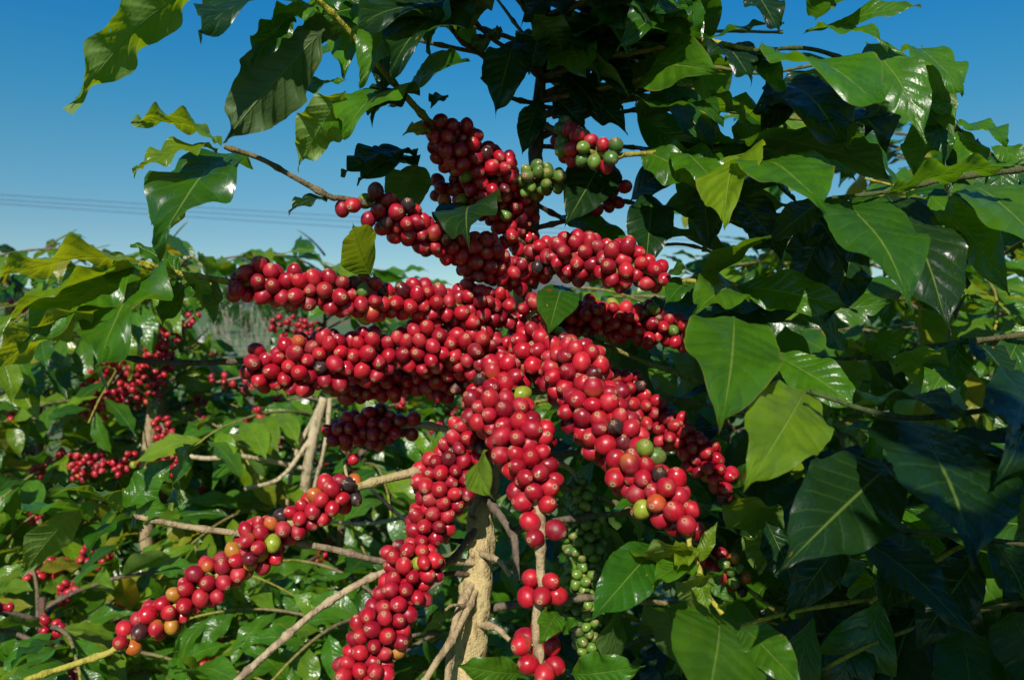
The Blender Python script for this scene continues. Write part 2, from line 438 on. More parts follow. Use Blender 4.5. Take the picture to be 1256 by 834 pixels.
# fruiting branches: (path of px,py,depth,fruit radius px), start radius, end radius, tints, cherry kind, leafy tip colour from this fraction
BR = [
 ('A', [(648,268,.80,0),(625,238,.765,27),(592,206,.735,36),(560,180,.715,33),(534,154,.70,17),(524,147,.70,0),(495,115,.69,0),(455,70,.67,0),(420,30,.65,0),(385,-5,.63,0)], .0035,.0022, BROWN, LIME, 'red'),
 ('A2', [(646,305,.79,0),(622,262,.77,28),(590,242,.77,28),(560,225,.78,24),(540,235,.78,14)], .003,.002, BROWN, BROWN, 'red'),
 ('B', [(644,362,.78,0),(620,332,.745,26),(580,312,.725,30),(545,298,.71,16),(512,285,.69,26),(472,258,.67,28),(432,246,.66,22),(414,243,.655,8),(404,241,.65,0),(360,217,.645,0),(320,195,.64,0),(275,180,.63,0)], .0035,.0018, GREY, (0.16,.12,.05), 'red'),
 ('C', [(640,405,.77,0),(605,376,.735,30),(560,378,.715,29),(520,368,.70,24),(470,368,.685,24),(432,366,.67,32),(398,355,.66,22),(358,356,.655,30),(322,345,.65,27),(291,350,.645,25),(276,345,.64,0),(230,338,.62,0),(170,323,.60,0)], .004,.0024, TAN, LIME, 'red'),
 ('D', [(632,440,.77,0),(600,432,.735,34),(540,425,.715,38),(490,430,.70,30),(430,440,.69,40),(370,448,.68,40),(325,455,.675,26),(310,443,.67,0),(270,444,.66,0),(200,445,.65,0),(130,434,.64,0)], .004,.0018, TAN, BLACK, 'red'),
 ('E', [(625,468,.78,0),(570,458,.745,34),(500,466,.745,24),(440,474,.745,20),(405,480,.745,8),(395,480,.745,0)], .003,.002, TAN, TAN, 'red'),
 ('E2', [(592,545,.79,0),(560,530,.79,0),(525,522,.79,8),(490,522,.79,22),(450,525,.79,28),(414,530,.79,18)], .004,.002, TAN, TAN, 'red'),
 ('F1', [(632,440,.76,0),(650,440,.715,40),(690,440,.685,40),(716,480,.655,44),(742,520,.63,42),(770,562,.605,37),(800,598,.585,38),(832,632,.57,30),(850,645,.562,14),(845,665,.555,0),(858,700,.548,0),(866,725,.54,0),(886,753,.53,0)], .0036,.0014, TAN, LIME, 'red'),
 ('F2', [(628,450,.75,0),(612,470,.685,36),(602,492,.66,40),(634,530,.635,42),(650,575,.61,38),(655,600,.60,26),(660,620,.595,0),(664,638,.59,0),(664,655,.585,32),(663,680,.58,0),(663,702,.58,8),(665,725,.575,38),(658,752,.57,4),(658,785,.57,38),(663,810,.565,32),(660,840,.56,32)], .0042,.003, TAN, TAN, 'red'),
 ('F3', [(622,470,.76,0),(592,520,.71,26),(562,560,.70,37),(548,590,.70,40),(538,620,.695,37),(520,658,.69,24),(508,690,.68,38),(490,740,.67,36),(470,770,.66,38),(450,805,.65,42),(440,838,.64,36)], .004,.003, TAN, TAN, 'red'),
 ('G', [(594,592,.76,0),(555,578,.72,0),(515,578,.70,0),(470,588,.69,0),(430,600,.685,10),(405,612,.68,26),(380,628,.678,25),(352,645,.675,23),(325,662,.67,27),(300,685,.665,24),(270,706,.66,25),(240,722,.655,22),(212,748,.65,25),(182,764,.645,18),(160,782,.64,32),(142,795,.635,12),(132,801,.635,0),(90,815,.63,0),(30,834,.62,0)], .0042,.0022, TAN, LIME, 'mixed'),
 ('H', [(655,352,.78,0),(668,320,.755,24),(692,315,.735,33),(730,316,.71,32),(770,326,.695,30),(798,335,.69,18),(812,345,.685,6),(850,345,.68,0),(872,350,.67,0),(905,350,.66,0)], .0035,.002, GREY, LIME, 'red'),
 ('I', [(655,425,.80,0),(690,396,.80,24),(730,390,.80,26),(780,396,.80,28),(824,405,.80,24),(848,415,.80,16)], .003,.002, GREY, BROWN, 'red'),
 ('J', [(640,440,.80,0),(712,455,.80,18),(760,480,.80,30),(800,510,.80,28),(840,540,.79,22),(870,570,.78,26),(890,590,.78,16),(905,610,.78,0),(950,650,.77,0)], .003,.002, GREY, LIME, 'red'),
 ('K', [(600,570,.78,0),(760,620,.86,0),(850,665,.86,4),(872,682,.86,18),(895,700,.86,22),(910,716,.86,8),(940,740,.84,0),(1000,790,.80,0)], .0035,.002, GREY, LIME, 'half'),
 ('L', [(658,150,.795,0),(690,164,.755,14),(712,182,.725,27),(738,190,.715,22),(756,192,.71,8),(768,190,.71,0),(800,188,.71,0),(850,186,.70,0)], .003,.002, BROWN, LIME, 'half'),
 ('L2', [(656,262,.79,0),(648,240,.765,10),(652,222,.745,24),(680,222,.745,16)], .0025,.002, BROWN, BROWN, 'green'),
 ('L3', [(655,280,.79,0),(720,264,.80,4),(748,245,.80,18),(762,226,.80,8)], .0025,.002, BROWN, BROWN, 'red'),
 ('M', [(610,560,.78,0),(690,570,.84,0),(712,602,.84,18),(716,660,.84,26),(712,710,.84,24),(716,760,.84,22),(718,800,.84,16)], .003,.002, TAN, TAN, 'green'),
 ('N', [(640,395,.77,0),(660,380,.735,22),(682,376,.725,6)], .002,.0015, TAN, TAN, 'red'),
 ('N2', [(650,305,.785,0),(634,292,.765,18),(622,285,.76,6)], .002,.0015, TAN, TAN, 'red'),
 ('O', [(578,745,.73,0),(556,742,.70,12),(546,748,.695,4)], .0018,.0012, TAN, TAN, 'mixed'),
 ('Q', [(430,575,.78,0),(423,566,.76,8),(425,582,.75,12),(432,600,.745,0)], .0018,.0012, TAN, TAN, 'mixed'),
]
fruit = []     # candidate cherries: [pos, axisdir, branch id, s]
brpaths = {}
for bid, pts, r0, r1, c0, c1, kind in BR:
    w = [list(P(a, b, d)) + [R * d / F] for a, b, d, R in pts]
    n = 30 * len(pts)
    path, L = catmull(w, n)
    brpaths[bid] = path
    mb = MB()
    tt = np.linspace(0, 1, n)
    tube(mb, path[:, :3], r0 + (r1 - r0) * tt, branch_tints(n, c0, c1, 1.3), 12, node=0.036, rough=0.10, seed=len(fruit))
    mb.build('branch', M_BARK, main)
    # fruit sits in whorls at the leaf joints: the mass swells and narrows along the limb
    sl = np.linspace(0, L, n); wob = np.random.default_rng(len(bid) + int(pts[0][0]) + len(fruit))
    ph0 = wob.random(); am, per = (0.30, 0.062) if kind == 'mixed' else (0.17, 0.036); path[:, 3] *= (0.95 if kind == 'mixed' else 0.88) + am * np.cos(2 * np.pi * (sl / per + ph0 + 0.25 * np.sin(sl * 30 + ph0 * 9)))
    R = path[:, 3]; ds = L / n
    rc = 0.0057 if kind == 'green' else 0.0069 if bid in ('F1', 'F2') else 0.0064
    vol = (np.pi * np.maximum(R - 0.3 * rc, 0) ** 2 * ds)
    vol[R < 0.0045] = 0
    N = int(0.92 * vol.sum() / (4 / 3 * np.pi * rc ** 3) + (0.5 if vol.sum() > 0 else 0))
    if N < 1: continue
    cs = np.cumsum(vol) / vol.sum()
    T, nn, bb = frames(path[:, :3])
    for k in range(N):
        i = int(np.searchsorted(cs, RNG.random())); i = min(i, n - 1)
        a = RNG.random() * 6.283; rad = R[i] * (0.35 + 0.6 * RNG.random() ** 0.5)
        dirn = np.cos(a) * nn[i] + np.sin(a) * bb[i]
        fruit.append([path[i, :3] + dirn * max(rad - rc * 0.6, rc), bid, i, rc * (0.88 + 0.24 * RNG.random()), kind])

# relax: push overlapping cherries apart, keep them round their own branch
pos = np.array([f[0] for f in fruit]); rad = np.array([f[3] for f in fruit]); ids = np.array([f[2] for f in fruit])
bids = np.array([f[1] for f in fruit])
for it in range(70):
    d = pos[:, None] - pos[None]
    dist = np.sqrt((d ** 2).sum(-1)) + np.eye(len(pos))
    want = (rad[:, None] + rad[None]) * 0.95
    ov = np.maximum(want - dist, 0); np.fill_diagonal(ov, 0)
    pos = pos + 0.32 * (d / dist[..., None] * ov[..., None]).sum(1)
    for b, pth in brpaths.items():
        m = np.where(bids == b)[0]
        if not len(m): continue
        q = pth[:, :3]
        dd = np.linalg.norm(pos[m][:, None] - q[None], axis=-1)
        k = dd.argmin(1); ids[m] = k
        off = pos[m] - q[k]; rr = dd[np.arange(len(m)), k]
        Rm = np.maximum(pth[k, 3], 0.012) - rad[m] * 0.7
        tgt = np.clip(rr, rad[m] + 0.002, np.maximum(Rm, rad[m] + 0.003))
        pos[m] += off / rr[:, None] * ((tgt - rr) * 0.35)[:, None]

# which cherries show largest: not hidden behind a nearer one
px, py = project(pos); rpx = rad / pos[:, 1] * F
hid = np.zeros(len(pos), bool)
for i in range(len(pos)):
    m = (np.hypot(px - px[i], py - py[i]) < rpx * 0.75) & (pos[:, 1] < pos[i, 1] - 0.004)
    hid[i] = m.any()
inside = (px > 5) & (px < 1250) & (py > 5) & (py < 829)
ok = np.where(~hid & inside)[0]
hero = set(ok[np.argsort(-rpx[ok])][:100].tolist())

clusters = {}
for i in range(len(fruit)):
    pth = brpaths[bids[i]]
    s = ids[i] / len(pth) * np.linalg.norm(np.diff(pth[:, :3], axis=0), axis=1).sum()
    clusters.setdefault((bids[i], int(s / 0.045)), []).append(i)
ncherry = 0
for (b, k), mem in sorted(clusters.items()):
    mb = MB(); singles = []
    for i in mem:
        q = brpaths[b][ids[i], :3]
        ax = unit(unit(pos[i] - q) * 0.8 + RNG.standard_normal(3) * 0.38 + np.array([0, -0.15, -0.05]))
        kind = fruit[i][4]
        dried = kind != 'green' and random.random() < 0.012
        tint = np.array((0.035, 0.022, 0.022)) if dried else cherry_tint(kind)
        # fruit stalk from the joint to the cherry
        m2 = MB()
        a0 = pos[i] - ax * rad[i] * 0.9
        mid = (a0 + q) / 2 + RNG.standard_normal(3) * 0.001
        tube(mb, np.array([q, mid, a0]), [0.0012, 0.0010, 0.0012], (0.20, 0.22, 0.04), 5)
        if i in hero:
            singles.append((i, ax, tint, dried))
        else:
            cherry(mb, pos[i], ax, rad[i], tint, (16, 11), dried=dried)
        ncherry += 1
    co = mb.build('cherry_cluster', [M_CHERRY], main)
    for i, ax, tint, dried in singles:
        m2 = MB(); cherry(m2, pos[i], ax, rad[i], tint, (26, 16), dried=dried)
        m2.build('cherry', M_CHERRY, co)
print('cherries', ncherry, 'clusters', len(clusters))

# bare twigs without fruit
TW = [
 ([(592,640,.75),(540,695,.72),(470,688,.70),(400,672,.69),(300,655,.67),(225,645,.66),(150,630,.65)], .0032,.0022, GREY, TAN),
 ([(585,690,.74),(530,688,.72),(470,702,.70),(400,740,.68),(340,790,.66),(280,845,.65)], .003,.0028, TAN, (0.40,.31,.20)),
 ([(594,610,.745),(612,630,.72),(630,662,.70),(634,712,.69)], .0038,.003, GREY, GREY),
 ([(588,678,.74),(612,688,.715),(626,706,.71)], .0032,.002, TAN, TAN),
 ([(585,720,.74),(560,775,.70),(535,812,.69),(512,850,.68)], .0032,.0028, TAN, TAN),
 ([(580,715,.74),(562,750,.715),(552,800,.71),(548,850,.70)], .0036,.003, TAN, TAN),
 ([(588,705,.745),(540,705,.73),(510,730,.73),(480,765,.73)], .0022,.0015, BROWN, BLACK),
 ([(582,765,.74),(608,770,.72),(625,785,.71)], .0035,.002, TAN, TAN),
 ([(590,665,.745),(545,660,.76),(500,640,.77),(455,600,.78)], .002,.0015, BLACK, BLACK),
 # leafy upper limbs
 ([(664,80,.80),(620,88,.77),(590,68,.75),(560,45,.74),(540,0,.72)], .0026,.0016, BROWN, BROWN),
 ([(665,100,.80),(640,72,.76),(600,45,.74),(575,15,.73),(560,-30,.72)], .0026,.0016, BROWN, BROWN),
 ([(662,95,.80),(700,85,.77),(735,73,.75),(790,63,.72),(850,50,.70),(925,62,.67)], .0028,.002, BROWN, LIME),
 ([(660,125,.80),(710,115,.77),(760,104,.75),(800,94,.73)], .0026,.002, BROWN, LIME),
 ([(660,128,.80),(620,118,.78),(590,95,.77)], .0024,.0016, BROWN, BROWN),
 ([(668,50,.80),(690,20,.78),(720,0,.75),(770,-40,.70)], .0026,.002, BROWN, LIME),
 ([(668,60,.80),(650,20,.76),(620,-20,.70),(580,-80,.62)], .0026,.002, BROWN, LIME),
 ([(672,10,.80),(640,-40,.74),(560,-110,.62),(480,-150,.55)], .0026,.002, BROWN, LIME),
 ([(640,395,.785),(690,400,.83),(780,440,.88),(860,470,.92)], .0024,.002, GREY, LIME),
 ([(602,590,.76),(560,610,.84),(470,640,.92),(400,640,1.0)], .0024,.0018, GREY, TAN),
]
UP = [[(664,60,.80),(720,40,.79),(800,20,.78),(880,-5,.77),(950,-25,.76)], [(662,100,.80),(740,95,.80),(840,80,.80),(930,90,.80),(1000,80,.80)], [(660,130,.80),(740,140,.81),(820,130,.82),(920,140,.82),(1010,150,.82)],
      [(658,180,.80),(760,180,.82),(850,190,.83),(940,200,.83)], [(657,220,.80),(780,250,.83),(860,260,.84),(940,290,.84)], [(668,20,.80),(720,0,.77),(790,-25,.75)], [(666,50,.80),(700,60,.82),(760,60,.84),(860,40,.84),(960,40,.84)],
      [(664,80,.80),(690,40,.83),(730,0,.85)], [(664,70,.80),(640,40,.82),(610,0,.84)], [(655,250,.80),(760,300,.83),(840,300,.84),(900,320,.84)], [(664,80,.80),(560,60,.78),(470,40,.76),(400,20,.74)], [(666,60,.80),(540,20,.79),(440,-5,.78)]]
TW += [(u_, .0024, .0014, BROWN, (.12, .14, .03)) for u_ in UP]
for pts, r0, r1, c0, c1 in TW:
    path, L = catmull([P(*p) for p in pts], 24 * len(pts))
    mb = MB(); n = len(path)
    tube(mb, path, np.linspace(r0, r1, n), branch_tints(n, c0, c1, 1.2), 10, node=0.04, rough=0.12, seed=n)
    mb.build('branch', M_BARK, main)

# leaves one by one: base px,py,depth  tip px,py,depth  shown width px, face, tone, bow, wave
def hero_leaves(rows, tree):
    rows = sorted(rows, key=lambda q: -math.hypot(q[0] - q[3], q[1] - q[4]) * q[6]); extra = MB()
    for num, row in enumerate(rows):
        bx, by, bd, tx, ty, td, w, face, tone = row[:9]
        bow = row[9] if len(row) > 9 else 0.07
        wave = (row[10] if len(row) > 10 else 0.17) * 1.3
        p0, p1 = P(bx, by, bd), P(tx, ty, td)
        tilt = RNG.uniform(.15, .95)
        hint = {'U': (RNG.uniform(-.25, .2), -1.0, tilt), 'u': (0.0, -0.55, 1.0), 'L': (0.0, 0.52, 1.0), 'l': (0, 0.12, 1.0), 'D': (0.0, .8, .75), 'F': (-.08, -1.0, .42),
                'R': (0.75, -0.8, 0.4), 'W': (-0.75, -0.8, 0.4), 'T': (0.1, -0.25, 1.0)}[face]
        y = unit(p1 - p0); n = np.array(hint); n = unit(n - y * n.dot(y))
        view = unit((p0 + p1) / 2 - np.array([0, 0, EYE]))
        fc = max(0.5, abs(n.dot(view)))
        width = w * 0.90 * (bd + td) / 2 / F / fc
        # a leaf that shows short for its breadth points toward the viewer
        need = width / 0.44
        Ls = np.linalg.norm(p1 - p0)
        if need > Ls:
            dz = min(math.sqrt(need ** 2 - Ls ** 2), 0.11)
            s0 = 1 if face in 'LlD' else -1
            p0 = P(bx, by, bd - s0 * dz * .45); p1 = P(tx, ty, max(.36, td + s0 * dz * .55))
            y = unit(p1 - p0); n = np.array(hint); n = unit(n - y * n.dot(y))
            width = min(width, 0.50 * np.linalg.norm(p1 - p0))
        mb = MB() if num < 100 else extra
        leaf(mb, p0, p1, width, n, bow=bow, wave=wave, fold=0.12, tint=leaf_tint(tone))
        if num < 100: mb.build('leaf', M_LEAF, tree)
    return extra

LV = [
 # upper left
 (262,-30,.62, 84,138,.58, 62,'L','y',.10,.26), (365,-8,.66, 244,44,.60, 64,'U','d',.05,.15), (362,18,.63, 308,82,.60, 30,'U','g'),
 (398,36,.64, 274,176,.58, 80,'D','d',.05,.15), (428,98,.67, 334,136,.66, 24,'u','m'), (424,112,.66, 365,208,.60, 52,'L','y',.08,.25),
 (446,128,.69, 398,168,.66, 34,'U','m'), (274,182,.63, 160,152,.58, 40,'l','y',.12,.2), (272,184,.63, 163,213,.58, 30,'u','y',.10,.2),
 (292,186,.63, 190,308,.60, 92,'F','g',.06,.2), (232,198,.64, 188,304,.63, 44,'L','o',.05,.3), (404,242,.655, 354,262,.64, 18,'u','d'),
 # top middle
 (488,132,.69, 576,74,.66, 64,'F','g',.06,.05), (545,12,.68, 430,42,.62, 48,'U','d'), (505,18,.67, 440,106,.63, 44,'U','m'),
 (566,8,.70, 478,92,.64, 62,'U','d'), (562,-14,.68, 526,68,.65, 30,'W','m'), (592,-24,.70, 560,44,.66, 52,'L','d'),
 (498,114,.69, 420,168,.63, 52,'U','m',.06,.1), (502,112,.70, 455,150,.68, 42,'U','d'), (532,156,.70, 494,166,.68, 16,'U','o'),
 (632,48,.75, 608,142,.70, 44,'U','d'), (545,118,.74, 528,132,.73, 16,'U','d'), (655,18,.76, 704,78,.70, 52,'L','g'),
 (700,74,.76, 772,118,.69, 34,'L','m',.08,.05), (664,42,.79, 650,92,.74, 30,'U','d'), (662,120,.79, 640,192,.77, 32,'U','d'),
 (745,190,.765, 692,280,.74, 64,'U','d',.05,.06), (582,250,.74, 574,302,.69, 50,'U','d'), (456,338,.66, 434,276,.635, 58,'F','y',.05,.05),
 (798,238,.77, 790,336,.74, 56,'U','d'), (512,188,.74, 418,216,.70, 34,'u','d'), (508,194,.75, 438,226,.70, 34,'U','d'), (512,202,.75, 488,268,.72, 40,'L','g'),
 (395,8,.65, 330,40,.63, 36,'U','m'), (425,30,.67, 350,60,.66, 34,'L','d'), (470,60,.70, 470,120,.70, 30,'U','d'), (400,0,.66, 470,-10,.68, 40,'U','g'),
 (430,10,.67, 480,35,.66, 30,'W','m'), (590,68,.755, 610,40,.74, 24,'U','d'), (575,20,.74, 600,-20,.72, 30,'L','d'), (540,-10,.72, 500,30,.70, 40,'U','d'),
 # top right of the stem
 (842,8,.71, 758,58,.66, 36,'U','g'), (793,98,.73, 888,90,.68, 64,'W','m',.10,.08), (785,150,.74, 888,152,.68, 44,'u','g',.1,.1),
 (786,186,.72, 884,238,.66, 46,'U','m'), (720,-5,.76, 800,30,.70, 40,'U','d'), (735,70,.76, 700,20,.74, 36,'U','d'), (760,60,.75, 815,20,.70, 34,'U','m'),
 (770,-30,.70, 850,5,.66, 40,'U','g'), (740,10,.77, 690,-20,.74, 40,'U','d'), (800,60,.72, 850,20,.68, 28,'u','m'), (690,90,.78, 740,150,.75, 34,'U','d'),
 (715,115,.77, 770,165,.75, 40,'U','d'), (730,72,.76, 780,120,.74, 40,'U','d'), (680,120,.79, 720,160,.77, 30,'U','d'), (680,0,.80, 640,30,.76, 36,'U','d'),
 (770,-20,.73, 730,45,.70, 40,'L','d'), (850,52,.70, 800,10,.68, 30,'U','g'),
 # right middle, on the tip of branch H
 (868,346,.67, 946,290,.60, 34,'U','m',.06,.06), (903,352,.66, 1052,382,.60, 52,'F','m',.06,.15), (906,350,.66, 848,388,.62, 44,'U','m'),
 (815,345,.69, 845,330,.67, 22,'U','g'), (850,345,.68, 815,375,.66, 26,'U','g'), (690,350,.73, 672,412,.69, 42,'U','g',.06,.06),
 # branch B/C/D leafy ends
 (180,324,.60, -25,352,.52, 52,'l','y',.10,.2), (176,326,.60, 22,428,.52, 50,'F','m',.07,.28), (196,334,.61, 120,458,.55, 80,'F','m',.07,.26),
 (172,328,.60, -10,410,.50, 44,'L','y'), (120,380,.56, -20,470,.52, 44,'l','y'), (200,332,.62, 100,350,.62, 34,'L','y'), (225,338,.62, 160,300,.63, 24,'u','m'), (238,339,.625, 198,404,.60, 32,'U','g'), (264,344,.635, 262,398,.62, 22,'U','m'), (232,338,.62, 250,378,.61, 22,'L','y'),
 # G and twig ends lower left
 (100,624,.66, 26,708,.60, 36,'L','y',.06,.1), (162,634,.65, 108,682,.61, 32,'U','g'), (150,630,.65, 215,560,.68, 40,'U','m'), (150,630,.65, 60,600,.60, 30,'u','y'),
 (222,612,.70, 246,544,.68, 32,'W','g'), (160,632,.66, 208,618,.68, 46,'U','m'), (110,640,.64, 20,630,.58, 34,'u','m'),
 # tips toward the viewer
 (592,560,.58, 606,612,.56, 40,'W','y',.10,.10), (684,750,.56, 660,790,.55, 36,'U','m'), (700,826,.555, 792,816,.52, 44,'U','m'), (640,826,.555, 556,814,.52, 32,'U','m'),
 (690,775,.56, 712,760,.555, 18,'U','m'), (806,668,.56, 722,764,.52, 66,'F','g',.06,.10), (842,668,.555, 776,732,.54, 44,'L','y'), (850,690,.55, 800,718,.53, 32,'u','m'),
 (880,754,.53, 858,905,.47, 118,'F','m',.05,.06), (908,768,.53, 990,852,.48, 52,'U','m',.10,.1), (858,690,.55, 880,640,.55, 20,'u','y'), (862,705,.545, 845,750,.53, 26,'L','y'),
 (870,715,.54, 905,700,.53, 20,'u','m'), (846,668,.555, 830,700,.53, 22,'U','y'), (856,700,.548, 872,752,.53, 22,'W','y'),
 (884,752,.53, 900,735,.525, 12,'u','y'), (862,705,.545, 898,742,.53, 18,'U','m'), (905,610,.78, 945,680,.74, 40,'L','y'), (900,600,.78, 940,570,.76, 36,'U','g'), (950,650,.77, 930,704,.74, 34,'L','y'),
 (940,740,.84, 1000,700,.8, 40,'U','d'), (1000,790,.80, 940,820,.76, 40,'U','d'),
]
print('main leaves', len(LV))
spare = hero_leaves(LV, main)

# ------------------------------------------------------------------ leafy shrub generator
def leafy_branch(crown, tree, p, d, L, lod, clear=None, leaf_len=(0.085, 0.13), droop=0.5, tones='ggmmmyd', start=0.25, tip_up=0.0, node=0.055):
    """a side limb with opposite pairs of leaves; returns its joints"""
    d = unit(d); n = max(6, int(L / 0.04))
    pts = [np.array(p, float)]; v = d.copy()
    for k in range(n):
        v = unit(v + np.array([0, 0, -droop / n]) + RNG.standard_normal(3) * 0.05)
        pts.append(pts[-1] + v * L / n)
    pts = np.array(pts)
    path, L2 = catmull(pts, n * 2)
    if clear is not None:
        bad = [i for i in range(4, len(path)) if clear(path[i])]
        if bad:
            if bad[0] < 8: return []
            path = path[:bad[0]]
            L2 = np.linalg.norm(np.diff(path, axis=0), axis=1).sum()
    mbt = MB()
    tube(mbt, path, np.linspace(0.004, 0.0014, len(path)), branch_tints(len(path), GREY, LIME, 2), 6, node=0.06)
    mbt.build('branch', M_BARK, tree)
    joints = []
    s = L2 * start; alt = RNG.random() * 3
    while s <= L2:
        i = min(len(path) - 2, int(s / L2 * (len(path) - 1)))
        T = unit(path[i + 1] - path[i])
        side = unit(np.cross(T, [0, 0, 1.0]))
        up = np.cross(side, T)
        a = alt; alt += 0.45 * RNG.standard_normal() + 0.2
        lat = unit(side * np.cos(a * 0.35) + up * np.sin(a * 0.35))
        for sg in (-1, 1):
            if RNG.random() < 0.06: continue
            dirn = unit(T * (0.55 + 0.3 * RNG.random()) + sg * lat * (0.8 + .3 * RNG.random()) + np.array([0, 0, -0.25 - 0.5 * RNG.random()]) + RNG.standard_normal(3) * 0.18)
            LL = leaf_len[0] + (leaf_len[1] - leaf_len[0]) * RNG.random()
            p0 = path[i] + dirn * 0.008; p1 = p0 + dirn * LL
            if clear is not None and (clear(p0) or clear(p1) or clear((p0 + p1) / 2)): continue
            nrm = unit(np.array([-0.05, -0.45, 1.0]) + RNG.standard_normal(3) * 0.42)
            leaf(crown, p0, p1, LL * (0.36 + 0.1 * RNG.random()), nrm, bow=0.05 + 0.12 * RNG.random(), wave=0.10 + 0.14 * RNG.random(), fold=0.10 + .15 * RNG.random(),
                 tint=leaf_tint(random.choice(tones)), lod=lod)
        joints.append((path[i], T))
        s += node * (0.8 + 0.4 * RNG.random())
    return joints

def shrub(base, height, nb, blen, label, lod=(4, 10), clear=None, fruit_p=0.0, lean=(0, 0), tones='ggmmmyd', low=0.2, leaf_len=(0.085, 0.135), stems=1, fruit_kind='red', rcut=None, node=.055):
    t = thing('coffee_tree', base, label, 'coffee tree', 'coffee trees of the plantation')
    b = np.array(base, float)
    for sct in range(stems):
        mb = MB()
        off = np.array([RNG.uniform(-.12, .12), RNG.uniform(-.12, .12), 0]) if stems > 1 else np.zeros(3)
        tpth = np.array([b + [0, 0, 0], b + off * .3 + [0, 0, height * .35], b + off + [lean[0] * .5, lean[1] * .5, height * .7], b + off * 1.3 + [lean[0], lean[1], height * .97]])
        tp2, _ = catmull(tpth, 60)
        if sct == 0: tp0 = tp2
        if clear is not None:
            bad = [q for q in range(20, 60) if clear(tp2[q] + np.array([0, 0, .07]))]
            if bad: tp2 = tp2[:max(bad[0], 20)]
        tube(mb, tp2, np.linspace(0.022, 0.005, len(tp2)), branch_tints(len(tp2), TAN, BROWN, 2), 12, rough=0.14, seed=int(height * 100) + sct)
        mb.build('trunk', M_BARK, t)
    crown = MB(); cl = []
    for k in range(nb):
        h = low + (1 - low) * (k + 0.5) / nb
        i = min(59, int(h * 59)); p = tp0[i]
        a = k * 2.4 + RNG.uniform(-.4, .4)
        L = blen * (0.55 + 0.45 * math.sin(math.pi * min(1, (1.12 - h) / 0.75))) * RNG.uniform(.75, 1.1)
        J = leafy_branch(crown, t, p, (math.cos(a), math.sin(a), 0.45 + 0.5 * h * RNG.random()), L, lod, clear, leaf_len, droop=0.9 + .5 * RNG.random(), tones=tones, start=0.2, node=node)
        if fruit_p:
            for q, T in J[: max(2, int(len(J) * .65))]:
                if RNG.random() < fruit_p and not (clear is not None and clear(q)) and project(q)[1] > 360: cl.append((q, T))
    crown.build('crown', M_LEAFF, t)
    # drupe bunches: the 60 nearest as parts of their own
    cl.sort(key=lambda e: e[0][1])
    for q, T in cl[:60]:
        mb = MB()
        side = unit(np.cross(T, [0, 0, 1.0]))
        up = np.cross(side, T)
        for m in range(RNG.integers(7, 16)):
            a = RNG.random() * 6.283
            dirn = side * math.cos(a) + up * math.sin(a)
            c = q + dirn * RNG.uniform(.008, .015) + T * RNG.uniform(-.018, .018)
            cherry(mb, c, dirn + RNG.standard_normal(3) * .3, RNG.uniform(.0062, .0076), cherry_tint(fruit_kind if random.random() < .9 else 'mixed'), (9, 9))
        mb.build('cherry_cluster', M_CHERRY, t)
    return t

# parts of the view that stay open (sky and the valley) as the plants were when photographed
def clear_left(p):
    x, y = project(p)
    if y < 292 + 14 * math.sin(x * .05) + 8 * math.sin(x * .13): return True
    if 262 < x < 338 and 352 < y < 428: return True
    return False
def clear_mid(p):
    x, y = project(p)
    return y < 345 + 20 * math.sin(x * .04) or (258 < x < 342 and y < 432)
def clear_right(p):
    x, y = project(p)
    # the crown's outline against the sky, stepping down to the right
    top = np.interp(x, [780, 880, 960, 1050, 1130, 1200, 1256], [330, 150, 60, 70, 110, 190, 225])
    return y < top + 10 * math.sin(x * .07)

def bunches(tree, rows, kind='red'):
    for pts, N in rows:
        w = [list(P(a, b, d)) + [R * d / F] for a, b, d, R in pts]
        path, L = catmull(w, 40)
        m0 = MB(); tube(m0, path[:, :3], .003, (.2, .15, .1), 6); m0.build('branch', M_BARK, tree)
        _, nn, bb = frames(path[:, :3])
        got = []; groups = {}
        for _ in range(N * 12):
            i = int(RNG.integers(0, 40)); a = RNG.random() * 6.283; q = path[i, 3] * (.3 + .7 * RNG.random())
            dirn = np.cos(a) * nn[i] + np.sin(a) * bb[i]; c = path[i, :3] + dirn * q
            if q < .008 or any(np.linalg.norm(c - g) < .0128 for g in got): continue
            got.append(c); groups.setdefault(i // 14, []).append((c, dirn))
            if len(got) >= N: break
        for g in groups.values():
            m1 = MB()
            for c, dirn in g: cherry(m1, c, dirn + RNG.standard_normal(3) * .3, RNG.uniform(.0066, .0078), cherry_tint(kind), (10, 9))
            m1.build('cherry_cluster', M_CHERRY, tree)
LT = shrub((-0.92, 2.15, 0), 1.86, 84, 0.70, 'coffee tree at the left with dense bunches of small red cherries and a pale stem', clear=clear_left, fruit_p=0.3, low=0.2, tones='gmmmyyo')
bunches(LT, [([(215,405,1.9,14),(180,425,1.85,22),(150,455,1.8,28),(130,480,1.8,30),(105,505,1.8,18)], 190), ([(200,430,1.9,18),(185,455,1.85,24),(165,490,1.8,22)], 100), ([(196,515,1.8,8),(205,540,1.78,14),(207,570,1.75,14),(205,582,1.75,6)], 48),
             ([(130,565,1.7,10),(105,572,1.7,18),(88,580,1.7,8)], 34), ([(240,385,1.9,8),(215,408,1.9,8)], 12), ([(165,560,1.7,12),(145,575,1.7,12)], 24), ([(75,690,1.5,12),(55,705,1.5,10)], 16), ([(100,680,1.5,12),(130,690,1.5,10)], 16),
             ([(120,820,1.3,16),(80,825,1.3,12)], 22), ([(145,740,1.4,10),(160,735,1.4,10)], 12)])
mb = MB(); q, _ = catmull([P(188,488,1.86), P(186,520,1.86), P(178,600,1.88), P(185,760,1.9)], 40); tube(mb, q, np.linspace(.013,.017,40), TAN, 12, rough=.15, seed=4); mb.build('branch', M_BARK, LT)
